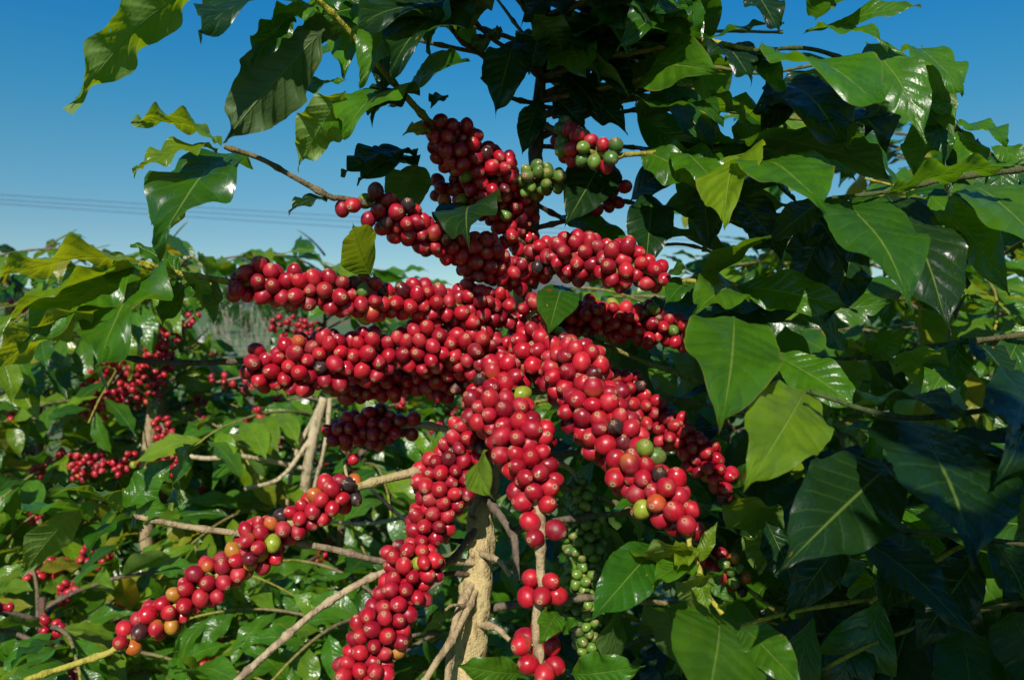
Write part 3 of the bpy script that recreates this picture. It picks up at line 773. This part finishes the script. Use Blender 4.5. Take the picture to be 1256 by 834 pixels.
LT2 = shrub((-0.46, 1.95, 0), 1.44, 46, 0.58, 'low coffee bush behind the left fruiting branches, with thin pale bare stems', clear=clear_mid, fruit_p=0.15, stems=2, tones='gmmmyy')
bunches(LT2, [([(335,395,2.0,10),(360,405,2.0,18),(385,415,2.0,16),(400,420,2.0,8)], 60), ([(260,470,1.7,8),(300,462,1.7,8)], 8)])
for k, pp in enumerate([[(398,488,1.7),(388,520,1.7),(378,570,1.7),(372,640,1.75)], [(405,488,1.7),(400,540,1.7),(385,600,1.72)], [(392,500,1.72),(362,560,1.72),(352,620,1.75)], [(380,540,1.7),(345,585,1.65),(300,600,1.6)], [(376,575,1.7),(300,560,1.6),(250,562,1.55),(190,548,1.55)]]):
    mb = MB(); q, _ = catmull([P(*e) for e in pp], 40); tube(mb, q, np.linspace(.010 if k == 0 else .005, .012 if k == 0 else .004, 40), (.44,.36,.22), 10, rough=.15, seed=k); mb.build('branch', M_BARK, LT2)
shrub((-0.72, 1.25, 0), 1.14, 64, 0.52, 'short leafy coffee bush filling the lower left corner', clear=clear_mid, fruit_p=0.16, lod=(6, 14), tones='mmmmyyyog', leaf_len=(.068, .112), node=.046)
shrub((-1.35, 1.75, 0), 1.36, 46, 0.56, 'coffee bush at the left edge below the yellowish leaves', clear=clear_mid, fruit_p=0.25, tones='mmmyyyo', leaf_len=(.075, .12))
shrub((-1.45, 2.5, 0), 1.92, 70, 0.75, 'tall coffee tree at the far left edge, its top leaves just below the wires', clear=clear_left, fruit_p=0.1)
shrub((-0.62, 2.7, 0), 1.90, 64, 0.55, 'coffee tree behind the tips of the left fruiting branches, its top against the sky', clear=clear_left, fruit_p=0.1)
shrub((-1.9, 3.3, 0), 1.85, 50, 0.8, 'farther coffee tree behind the left one, only its leafy top showing', clear=clear_left, fruit_p=0.1)
shrub((-0.95, 3.6, 0), 1.42, 50, 0.8, 'low coffee bush far behind, filling the gap under the valley view', clear=clear_mid, fruit_p=0.1)
shrub((0.15, 2.5, 0), 1.76, 64, 0.75, 'coffee tree straight behind the fruiting one, seen between its branches', clear=clear_mid, fruit_p=0.08)
shrub((-0.22, 1.45, 0), 1.08, 44, 0.48, 'small coffee bush in the shade left of the pale trunk', clear=clear_mid, fruit_p=0.05, lod=(6, 14), tones='gmmmy', leaf_len=(.07, .115), node=.048)
shrub((1.00, 1.85, 0), 2.10, 100, 0.85, 'tall leafy coffee tree behind on the right, without fruit', clear=clear_right, tones='gmmmyyo', leaf_len=(.08, .125), node=.04)
shrub((0.42, 1.60, 0), 1.64, 66, 0.58, 'leafy coffee bush behind the shaded right branches', clear=clear_mid, tones='ggmmyd')
shrub((1.65, 2.5, 0), 2.55, 90, 0.9, 'coffee tree farthest to the right, rising above the others at the edge', clear=clear_right, leaf_len=(.08, .125), node=.045)
def clear_row(p):
    # unseen crown, outline cut to shade the lower right and spare sunlit leaves
    return p[0] < 0.10 + 0.14 * (p[1] + .12) or p[1] > -0.06 or (p[2] > 1.93 + .79 * (-p[1] - .12) and p[0] < .34 - .14 * (-p[1] - .12)) or np.linalg.norm(p - np.array([0, 0, EYE])) < .14
row = thing('coffee_tree', (0.62, -0.42, 0), 'coffee tree beside the viewer, shading the lower right leaves', 'coffee tree', 'coffee trees of the plantation')
tp2, _ = catmull([(.62, -.42, 0), (.60, -.42, .8), (.61, -.42, 1.6), (.60, -.40, 2.5)], 60)
mb = MB(); tube(mb, tp2, np.linspace(.024, .006, 60), branch_tints(60, TAN, BROWN), 12, rough=.14, seed=9); mb.build('trunk', M_BARK, row)
crown = MB()
for k in range(90):
    h = .9 + 1.6 * ((k * .618) % 1)
    a = math.pi + RNG.uniform(-1.0, 1.0)
    leafy_branch(crown, row, np.array([.60, -.41, h]), (math.cos(a), math.sin(a), .30), RNG.uniform(.40, .58), (4, 8), clear_row, leaf_len=(.12, .17), droop=.55, tones='ggmmd', start=.15, node=.045)
crown.build('crown', M_LEAFF, row)

# ------------------------------------------------------------------ the near tree on the right with large shading leaves
RB = (0.80, 0.80, 0.0)
right = thing('coffee_tree', RB, 'near coffee tree at the right with very large shaded leaves and no fruit', 'coffee tree', 'coffee trees of the plantation')
mb = MB()
tp2, _ = catmull([(RB[0], RB[1], 0), (.79, .80, .7), (.80, .78, 1.4), (.78, .76, 2.1)], 80)
tube(mb, tp2, np.linspace(.024, .006, 80), branch_tints(80, TAN, BROWN), 14, rough=.15, seed=5)
mb.build('trunk', M_BARK, right)
LIMBS = [
 [(1560,300,.80),(1300,240,.76),(1120,120,.70),(1010,64,.67),(925,62,.64)],
 [(1560,260,.79),(1380,205,.68),(1200,215,.62),(1085,236,.60),(1020,243,.60)],
 [(1600,420,.80),(1400,400,.70),(1180,420,.66),(1050,440,.64),(950,434,.62)],
 [(1650,560,.80),(1450,500,.60),(1250,500,.50),(1110,512,.47),(990,480,.50)],
 [(1650,700,.80),(1450,640,.60),(1250,600,.52),(1090,570,.49)],
 [(1650,800,.80),(1400,700,.62),(1200,660,.58),(1040,648,.56)],
]
for pts in LIMBS:
    path, L = catmull([P(*p) for p in pts], 90)
    mb = MB(); tube(mb, path, np.linspace(.0042, .0014, 90), branch_tints(90, BROWN, (.055, .08, .02), 1.2), 10, node=.045)
    mb.build('branch', M_BARK, right)
LVR = [
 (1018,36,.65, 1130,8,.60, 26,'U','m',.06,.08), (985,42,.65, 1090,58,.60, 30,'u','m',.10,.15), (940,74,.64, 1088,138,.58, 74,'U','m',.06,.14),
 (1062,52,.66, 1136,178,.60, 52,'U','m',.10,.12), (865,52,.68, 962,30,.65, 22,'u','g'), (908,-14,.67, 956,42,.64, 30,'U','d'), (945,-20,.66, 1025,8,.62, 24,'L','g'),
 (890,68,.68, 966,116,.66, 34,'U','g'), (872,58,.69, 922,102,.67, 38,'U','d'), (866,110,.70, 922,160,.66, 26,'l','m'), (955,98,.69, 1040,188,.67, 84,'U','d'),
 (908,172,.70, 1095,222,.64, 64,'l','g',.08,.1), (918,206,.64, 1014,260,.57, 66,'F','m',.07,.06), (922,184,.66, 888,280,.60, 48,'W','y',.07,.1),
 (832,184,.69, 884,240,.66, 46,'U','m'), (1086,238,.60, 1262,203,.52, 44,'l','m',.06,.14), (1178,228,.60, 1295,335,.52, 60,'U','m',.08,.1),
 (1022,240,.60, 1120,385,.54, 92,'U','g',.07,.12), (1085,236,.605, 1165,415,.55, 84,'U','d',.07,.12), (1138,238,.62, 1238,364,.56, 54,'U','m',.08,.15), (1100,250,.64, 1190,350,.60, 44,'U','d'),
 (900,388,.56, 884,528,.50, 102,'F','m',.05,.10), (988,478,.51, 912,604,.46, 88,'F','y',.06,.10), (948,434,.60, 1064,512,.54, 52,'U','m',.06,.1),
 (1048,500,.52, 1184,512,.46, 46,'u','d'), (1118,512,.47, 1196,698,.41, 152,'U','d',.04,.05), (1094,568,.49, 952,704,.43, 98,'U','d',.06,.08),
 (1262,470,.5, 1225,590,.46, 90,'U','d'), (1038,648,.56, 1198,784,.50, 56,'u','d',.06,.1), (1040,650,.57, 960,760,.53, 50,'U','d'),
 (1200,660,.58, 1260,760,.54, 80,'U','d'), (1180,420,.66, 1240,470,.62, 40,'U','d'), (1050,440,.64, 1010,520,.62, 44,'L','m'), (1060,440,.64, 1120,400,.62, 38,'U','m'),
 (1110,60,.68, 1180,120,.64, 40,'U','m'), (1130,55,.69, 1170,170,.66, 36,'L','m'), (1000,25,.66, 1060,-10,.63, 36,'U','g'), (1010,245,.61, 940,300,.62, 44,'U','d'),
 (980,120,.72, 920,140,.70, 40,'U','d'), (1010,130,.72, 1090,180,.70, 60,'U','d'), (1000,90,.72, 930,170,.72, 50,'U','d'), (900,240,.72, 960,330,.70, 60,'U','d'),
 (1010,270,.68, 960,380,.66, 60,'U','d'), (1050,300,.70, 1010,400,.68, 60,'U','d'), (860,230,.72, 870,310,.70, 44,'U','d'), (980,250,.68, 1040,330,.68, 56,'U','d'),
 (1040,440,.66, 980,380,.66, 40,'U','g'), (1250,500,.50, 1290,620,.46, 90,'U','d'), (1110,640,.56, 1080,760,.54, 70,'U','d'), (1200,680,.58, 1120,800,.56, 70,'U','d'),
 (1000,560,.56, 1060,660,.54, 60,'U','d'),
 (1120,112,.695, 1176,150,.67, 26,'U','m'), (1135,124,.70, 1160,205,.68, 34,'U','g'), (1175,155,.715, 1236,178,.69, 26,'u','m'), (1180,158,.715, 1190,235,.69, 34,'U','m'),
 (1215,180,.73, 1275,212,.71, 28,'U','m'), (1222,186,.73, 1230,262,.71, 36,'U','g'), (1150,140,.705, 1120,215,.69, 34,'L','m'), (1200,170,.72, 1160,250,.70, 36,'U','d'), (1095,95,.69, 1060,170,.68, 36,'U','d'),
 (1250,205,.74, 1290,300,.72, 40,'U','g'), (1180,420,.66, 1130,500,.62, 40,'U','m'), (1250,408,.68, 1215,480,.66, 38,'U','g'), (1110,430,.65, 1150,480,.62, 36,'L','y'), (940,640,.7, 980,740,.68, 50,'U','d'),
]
hero_leaves(LVR, right)
# the rest of its leaves: inner growth, and the limbs that overhang the path above the viewer's right
rest = MB()
def clear_r2(p):
    x, y = project(p)
    if p[1] < (.58 if (x > 1000 and y > 690) else .66) and -60 < x < 1300 and p[1] > 0: return True
    return x < 900 or (x < 960 and 330 < y < 640) or (900 < x < 1270 and 325 < y < 520) or clear_right(p)
for k in range(84):
    h = 0.50 + 1.5 * (k % 27) / 27
    a = math.pi + RNG.uniform(-.75, .75) if k >= 20 else k * 2.4
    leafy_branch(rest, right, np.array([.79, .79, h]), (math.cos(a), math.sin(a) + .12, .35 + .4 * RNG.random()), RNG.uniform(.45, .72), (6, 14), clear_r2, leaf_len=(.10, .15), droop=.8, tones='ggmmd', start=.2, node=.045)
o = rest.build('foliage', M_LEAFF, right); o['kind'] = 'stuff'

# inner and overhead leaves of the fruiting tree that shade its upper fruit and its right side
rest = spare
def clear_m2(p):
    x, y = project(p)
    if y < -8:
        if p[1] > .70: return False
        q = np.asarray(p) - np.array([-.1097, -.780, .6157]) * (.715 - p[1]) / .780
        u, v = project(q)
        return not (495 < u < 790 and v < 262) and not (u < 470 and v < 60)
    if 636 < x < 690 and y > 45: return True
    if x > 690 and y < 130 and p[1] > .68: return bool(clear_right(p)) and x > 860
    if x > 800 and y < 420 and p[1] > .70: return bool(clear_right(p))
    if 640 < x < 1000 and y > 560 and p[1] > .72: return False
    if 640 < x < 1000 and y > 300 and p[1] > .84: return False
    if 430 < x < 660 and y > 520 and p[1] > .86: return False
    if 560 < x < 700 and y < 16: return False
    return True
INNER = [((.04, .80, 1.90), (-.35, -1, 0), .40), ((.04, .80, 1.92), (-.05, -1, 0), .40), ((.04, .80, 1.90), (-.7, -.8, 0), .40), ((.04, .80, 1.92), (.35, -1, .02), .42), ((.04, .80, 1.98), (-.2, -1, 0), .42),((.04, .80, 1.98), (.6, -1, 0), .42),
         ((.04, .80, 1.84), (-.25, -.8, .35), .30), ((.04, .80, 1.88), (.15, -.8, .45), .35), ((.04, .80, 1.92), (.5, -.6, .4), .35), ((.04, .80, 1.86), (-.6, -.5, .4), .35),
         ((.04, .80, 1.95), (.0, .7, .4), .35), ((.04, .80, 1.80), (.8, -.1, .3), .40), ((.04, .80, 1.72), (.8, .3, .3), .42), ((.04, .80, 1.62), (.8, .4, .2), .45),
         ((.03, .79, 1.5), (.7, .6, .2), .45), ((.02, .79, 1.45), (.9, .5, .1), .45), ((.01, .78, 1.38), (.5, .8, .1), .4), ((0, .77, 1.32), (.8, .6, .05), .45), ((0, .77, 1.3), (.3, .9, .1), .4),
         ((-.02, .76, 1.25), (.9, .3, .1), .5), ((-.02, .76, 1.2), (.6, .8, .05), .5), ((-.03, .75, 1.1), (.9, .5, .15), .5), ((-.03, .75, 1.05), (.3, .9, .2), .4), ((-.03, .75, 1.15), (-.5, .9, .1), .4),
         ((-.03, .75, 1.0), (.9, .1, .3), .5), ((.04, .80, 1.76), (.6, -.4, .5), .35),
         ((.03, .80, 1.68), (1, -.15, .45), .40), ((.03, .80, 1.72), (1, .1, .4), .42), ((.03, .80, 1.76), (1, .35, .3), .42), ((.03, .80, 1.70), (.9, .3, .25), .42), ((.03, .80, 1.64), (1, .2, .1), .42),
         ((.03, .80, 1.60), (1, .35, .3), .45), ((.03, .80, 1.56), (1, .5, .1), .45), ((.03, .80, 1.74), (.8, .7, .3), .42), ((.04, .80, 1.85), (.9, .1, .1), .4), ((.04, .80, 1.90), (.9, .4, .1), .4), ((.04, .80, 1.9), (1, -.3, .1), .4),
         ((.03, .80, 1.70), (1, 0, .5), .45), ((.03, .80, 1.74), (1, .2, .5), .45), ((.03, .80, 1.66), (1, .1, .6), .45), ((.03, .80, 1.78), (1, .0, .3), .45), ((.03, .80, 1.82), (1, .3, .1), .45), ((.03, .80, 1.86), (1, .1, 0), .45),
         ((.03, .80, 1.62), (1, .25, .5), .5), ((.03, .80, 1.58), (1, .2, .45), .5), ((.03, .80, 1.55), (1, .3, .3), .5), ((.04, .80, 1.88), (.3, .5, -.1), .3), ((.04, .80, 1.84), (.5, .2, -.1), .3), ((.04, .80, 1.8), (.4, -.3, .1), .3)]
for p, d, L in INNER:
    leafy_branch(rest, main, np.array(p), d, L, (6, 14), clear_m2, leaf_len=(.10, .15), droop=.6, tones='ggmd', start=.25, node=.05)
def clear_up(p):
    x, y = project(p)
    if 518 < x < 648 and y > 92: return True
    if 636 < x < 690 and y > 45 and p[1] < .81: return True
    if 570 < x < 605 and y < 55: return True
    if x < 540 and y > 110: return True
    if 740 < x < 800 and 130 < y < 290: return True
    return x < 690 and y > 130 or y > 330 or (x > 860 and bool(clear_right(p)))
for u_ in UP:
    path, L = catmull([P(*p) for p in u_], 60)
    for q in np.arange(.03, L, .036):
        i = min(58, int(q / L * 59)); T = unit(path[i + 1] - path[i]); lat = unit(np.cross(T, [0, 0, 1.0]))
        for sg in (-1, 1):
            dirn = unit(T * .6 + sg * lat * (.4 + .6 * RNG.random()) + np.array([0, 0, RNG.uniform(-1.0, .25)]) + RNG.standard_normal(3) * .25)
            LL = RNG.uniform(.075, .14); p1 = path[i] + dirn * LL
            if clear_up(p1) or clear_up((path[i] + p1) / 2): continue
            leaf(rest, path[i], p1, LL * RNG.uniform(.36, .44), unit(np.array([-.05, -.5, 1.0]) + RNG.standard_normal(3) * .45), bow=RNG.uniform(.04, .16), wave=RNG.uniform(.10, .2), tint=leaf_tint(random.choice('gggmmd')), lod=(8, 24))
o = rest.build('foliage', M_LEAFF, main); o['kind'] = 'stuff'

# ------------------------------------------------------------------ land, hills, houses, wires
def terrain(x, y):
    r = np.hypot(x, y)
    z = 11.0 * smooth(40, 260, y) * (1 - .25 * smooth(300, 700, y)) + 0.6 * np.sin(x * .03 + y * .02) * smooth(15, 60, r)
    return z - 2.0 * smooth(8, 30, y) * smooth(60, 30, y)
xs = np.sign(np.linspace(-1, 1, 121)) * np.abs(np.linspace(-1, 1, 121)) ** 3 * 4000
ys = xs.copy()
X, Y = np.meshgrid(xs, ys, indexing='ij')
V = np.stack([X, Y, terrain(X, Y)], -1).reshape(-1, 3)
n = len(xs)
i, j = np.meshgrid(np.arange(n - 1), np.arange(n - 1), indexing='ij')
fq = np.stack([i * n + j, (i + 1) * n + j, (i + 1) * n + j + 1, i * n + j + 1], -1).reshape(-1, 4)
mb = MB(); mb.add(V, fq, (0.1, .1, .1), (0, 0, 0))
g = mb.build('ground', ground_material()); g['kind'] = 'structure'
xs = np.linspace(-2600, 2600, 160); ys = np.linspace(900, 2400, 40)
X, Y = np.meshgrid(xs, ys, indexing='ij')
Z = 95 * np.sin(np.pi * np.clip((Y - 900) / 1500, 0, 1)) ** .8 * (0.75 + .25 * np.sin(X * .004 + 1) + .12 * np.sin(X * .013) + .05 * np.sin(X * .037 + Y * .01)) * 1.45 - 4
V = np.stack([X, Y, Z], -1).reshape(-1, 3); n = len(ys)
i, j = np.meshgrid(np.arange(len(xs) - 1), np.arange(n - 1), indexing='ij')
fq = np.stack([i * n + j, (i + 1) * n + j, (i + 1) * n + j + 1, i * n + j + 1], -1).reshape(-1, 4)
mb = MB(); mb.add(V, fq, (0.1, .1, .1), (0, 0, 0))
g = mb.build('hills', hill_material()); g['kind'] = 'structure'

M_WALL = plain_material('white_house_wall', (0.72, 0.70, 0.66), .8, .12)
M_ROOF = plain_material('grey_roof', (0.30, 0.24, 0.21), .8, .3)
M_WIN = plain_material('dark_window', (0.03, 0.035, 0.04), .2, .1)
M_CONC = plain_material('pale_concrete', (0.50, 0.48, 0.44), .85, .2)
def quadbox(mb, lo, hi):
    x0, y0, z0 = lo; x1, y1, z1 = hi
    v = np.array([(x0,y0,z0),(x1,y0,z0),(x1,y1,z0),(x0,y1,z0),(x0,y0,z1),(x1,y0,z1),(x1,y1,z1),(x0,y1,z1)])
    f = [(0,1,5,4),(1,2,6,5),(2,3,7,6),(3,0,4,7),(4,5,6,7),(3,2,1,0)]
    mb.add(v, f, (.5, .5, .5), (0, 0, 0))
def house(px, d, w, h, label):
    x = (px - 628) / F * d; z0 = float(terrain(np.array(x), np.array(d))) - .1
    t = thing('house', (x, d, z0), label, 'house', 'farm houses across the valley')
    mb = MB(); quadbox(mb, (x - w/2, d, z0), (x + w/2, d + w*.7, z0 + h)); mb.build('wall', M_WALL, t, False)
    mb = MB(); e = .4; zt = z0 + h + .01
    yy0, yy1 = d - e, d + w*.7 + e; ym = d + w*.35; rh = w*.18
    v = [(x-w/2-e,yy0,zt),(x+w/2+e,yy0,zt),(x+w/2+e,yy1,zt),(x-w/2-e,yy1,zt),(x-w/2-e,ym,zt+rh),(x+w/2+e,ym,zt+rh)]
    mb.add(np.array(v), [(0,1,5,4),(2,3,4,5),(0,4,4,3),(1,2,5,5),(3,2,1,0)], (.3,.2,.2), (0,0,0)); mb.build('roof', M_ROOF, t, False)
    for k in range(3):
        cx = x + (k - 1) * w * .3
        mb = MB(); quadbox(mb, (cx - .5, d - .03, z0 + 1.1), (cx + .5, d + .02, z0 + 2.2)); mb.build('window', M_WIN, t, False)
house(286, 300, 5.5, 2.4, 'small white house on the far slope, seen below the end of the leafy twig')
house(208, 150, 5.0, 2.4, 'white house low on the far slope, left of the pale concrete pole')
def far_tree(px, d, h):
    x = (px - 628) / F * d; z0 = float(terrain(np.array(x), np.array(d)))
    t = thing('round_tree', (x, d, z0), 'small round dark green tree on the far valley slope', 'tree', 'trees on the far slope')
    mb = MB(); tube(mb, [(x, d, z0 - .2), (x + .1, d, z0 + h * .3), (x, d, z0 + h * .7)], [.16, .13, .06], BROWN, 8, rough=.1); mb.build('trunk', M_BARK, t)
    cr = MB(); lumps = [(np.array([x, d, z0 + h * .62]) + RNG.standard_normal(3) * h * .16, h * RNG.uniform(.16, .26)) for _ in range(7)]
    for c, rr in lumps:
        for _ in range(120):
            n_ = unit(RNG.standard_normal(3)); p0 = c + n_ * rr * RNG.uniform(.6, 1.05); dr = unit(RNG.standard_normal(3) + n_ * .5)
            leaf(cr, p0, p0 + dr * h * .075, h * .05, unit(n_ + [0, 0, .6]), tint=leaf_tint(random.choice('ggmd')), lod=(2, 3))
    cr.build('crown', M_LEAFF, t)
for a in [(268, 95, 4.2), (284, 120, 5.0), (300, 88, 3.6), (322, 130, 5.2), (338, 100, 4.4), (276, 160, 5.5), (312, 170, 5.0)]: far_tree(*a)
# concrete pole
d = 22.0; x = (247 - 628) / F * d; zg = float(terrain(np.array(x), np.array(d)))
t = thing('concrete_pole', (x, d, zg), 'pale concrete post standing in the valley behind the left coffee tree', 'pole')
mb = MB(); tube(mb, [(x, d, zg - .1), (x, d, 0.5 + zg * .2), (x, d, 1.55)], [.09, .085, .075], (.5, .5, .5), 12); mb.build('shaft', M_CONC, t)
mb = MB(); quadbox(mb, (x - .11, d - .11, 1.54), (x + .11, d + .11, 1.60)); mb.build('cap', M_CONC, t, False)
# bare twiggy bush in the gap
d = 6.5; bx = (305 - 628) / F * d
bb = thing('bare_bush', (bx, d, 0), 'leafless grey bush of thin twigs in the gap beyond the fruit', 'bush')
mb = MB(); mb2 = MB()
for k in range(46):
    a = RNG.uniform(0, 6.283); sp = RNG.uniform(.1, .42)
    q0 = np.array([bx, d, 0.0]); hh = RNG.uniform(1.35, 1.78)
    pth, _ = catmull([q0, q0 + [math.cos(a) * sp * .35, math.sin(a) * sp * .35, hh * .5], q0 + [math.cos(a) * sp, math.sin(a) * sp, hh]], 14)
    tube(mb, pth, np.linspace(.008, .0022, 14), (0.30, .25, .2), 5)
    for m in range(4):
        i = RNG.integers(6, 13); e = pth[i] + [RNG.uniform(-.15, .15), RNG.uniform(-.15, .15), RNG.uniform(.08, .28)]
        tube(mb2, [pth[i], (pth[i] + e) / 2 + [0, 0, -.01], e], [.003, .0025, .0015], (0.32, .27, .22), 4)
mb.build('stem', M_BARK, bb); mb2.build('twig', M_BARK, bb)
# three overhead wires
for k, (ya, yb, lab) in enumerate([(239, 264, 'topmost of the three thin dark wires crossing the sky at left'), (245, 270, 'middle one of the three thin dark wires crossing the sky'), (250, 277, 'lowest of the three thin dark wires, nearest the coffee tops')]):
    d = 26.0
    s = (yb - ya) / 400
    pts = []
    for q in np.linspace(-1800, 2600, 40):
        yy = ya + s * q - 9e-6 * (q) * (q - 400)
        pts.append(P(q, yy, d))
    mb = MB(); tube(mb, np.array(pts), .012, (.03, .03, .03), 6)
    tag(mb.build('power_line', M_WIRE), lab, 'power line', 'overhead power lines')

# ------------------------------------------------------------------ light, sky, camera
EL, AZ = math.radians(38), math.radians(188)     # azimuth clockwise from +Y
sd = Vector((math.sin(AZ) * math.cos(EL), math.cos(AZ) * math.cos(EL), math.sin(EL)))
L = bpy.data.lights.new('sun', 'SUN'); L.energy = 5.0; L.angle = math.radians(0.53); L.color = (1.0, 0.95, 0.86)
so = bpy.data.objects.new('sun', L); COL.objects.link(so); so.location = sd * 20
so.rotation_euler = (-sd).to_track_quat('-Z', 'Y').to_euler()
w = bpy.data.worlds.new('World'); scene.world = w; w.use_nodes = True
nt = w.node_tree; nt.nodes.clear()
sky = nt.nodes.new('ShaderNodeTexSky'); sky.sky_type = 'NISHITA'; sky.sun_disc = False
sky.sun_elevation = EL; sky.sun_rotation = AZ; sky.air_density = 1.0; sky.dust_density = 0.3; sky.ozone_density = 2.0; sky.altitude = 900
bg = nt.nodes.new('ShaderNodeBackground'); bg.inputs['Strength'].default_value = 0.072
wo = nt.nodes.new('ShaderNodeOutputWorld')
hs = nt.nodes.new('ShaderNodeHueSaturation'); hs.inputs['Saturation'].default_value = 1.25
nt.links.new(sky.outputs[0], hs.inputs['Color'])
ml = nt.nodes.new('ShaderNodeMix'); ml.data_type = 'RGBA'; ml.blend_type = 'MULTIPLY'; ml.inputs[0].default_value = 1.0
nt.links.new(hs.outputs[0], ml.inputs[6])
# clear dry-season air: deep blue overhead, greenish pale band low down
tc = nt.nodes.new('ShaderNodeTexCoord'); sx = nt.nodes.new('ShaderNodeSeparateXYZ'); nt.links.new(tc.outputs['Generated'], sx.inputs[0])
rp = nt.nodes.new('ShaderNodeValToRGB'); nt.links.new(sx.outputs[2], rp.inputs[0])
stops = [(0.0, (.98, .96, .86)), (.126, (.86, .97, .88)), (.212, (.70, 1.12, 1.0)), (.285, (.45, 1.2, 1.15)), (.37, (.24, 1.2, 1.36)), (.6, (.25, 1.0, 1.3))]
el = rp.color_ramp.elements
while len(el) < len(stops): el.new(0.5)
for e, (p_, c_) in zip(el, stops): e.position = p_; e.color = (*c_, 1)
nt.links.new(rp.outputs[0], ml.inputs[7])
nt.links.new(ml.outputs[2], bg.inputs[0]); nt.links.new(bg.outputs[0], wo.inputs[0])

cam = bpy.data.cameras.new('camera'); cam.sensor_width = 36; cam.lens = 36 * F / 1256
cam.clip_start = 0.02; cam.clip_end = 12000
cam.dof.use_dof = True; cam.dof.focus_distance = 0.68; cam.dof.aperture_fstop = 10
co = bpy.data.objects.new('camera', cam); COL.objects.link(co); co.location = (0, 0, EYE); co.rotation_euler = (math.radians(90), 0, 0)
scene.camera = co
scene.view_settings.view_transform = 'Standard'; scene.view_settings.look = 'None'
scene.view_settings.exposure = 0.30; scene.view_settings.gamma = 1; scene.view_settings.use_curve_mapping = False
scene.cycles.diffuse_bounces = 2; scene.cycles.max_bounces = 8; scene.cycles.transmission_bounces = 6; scene.cycles.transparent_max_bounces = 8
scene.cycles.use_denoising = True
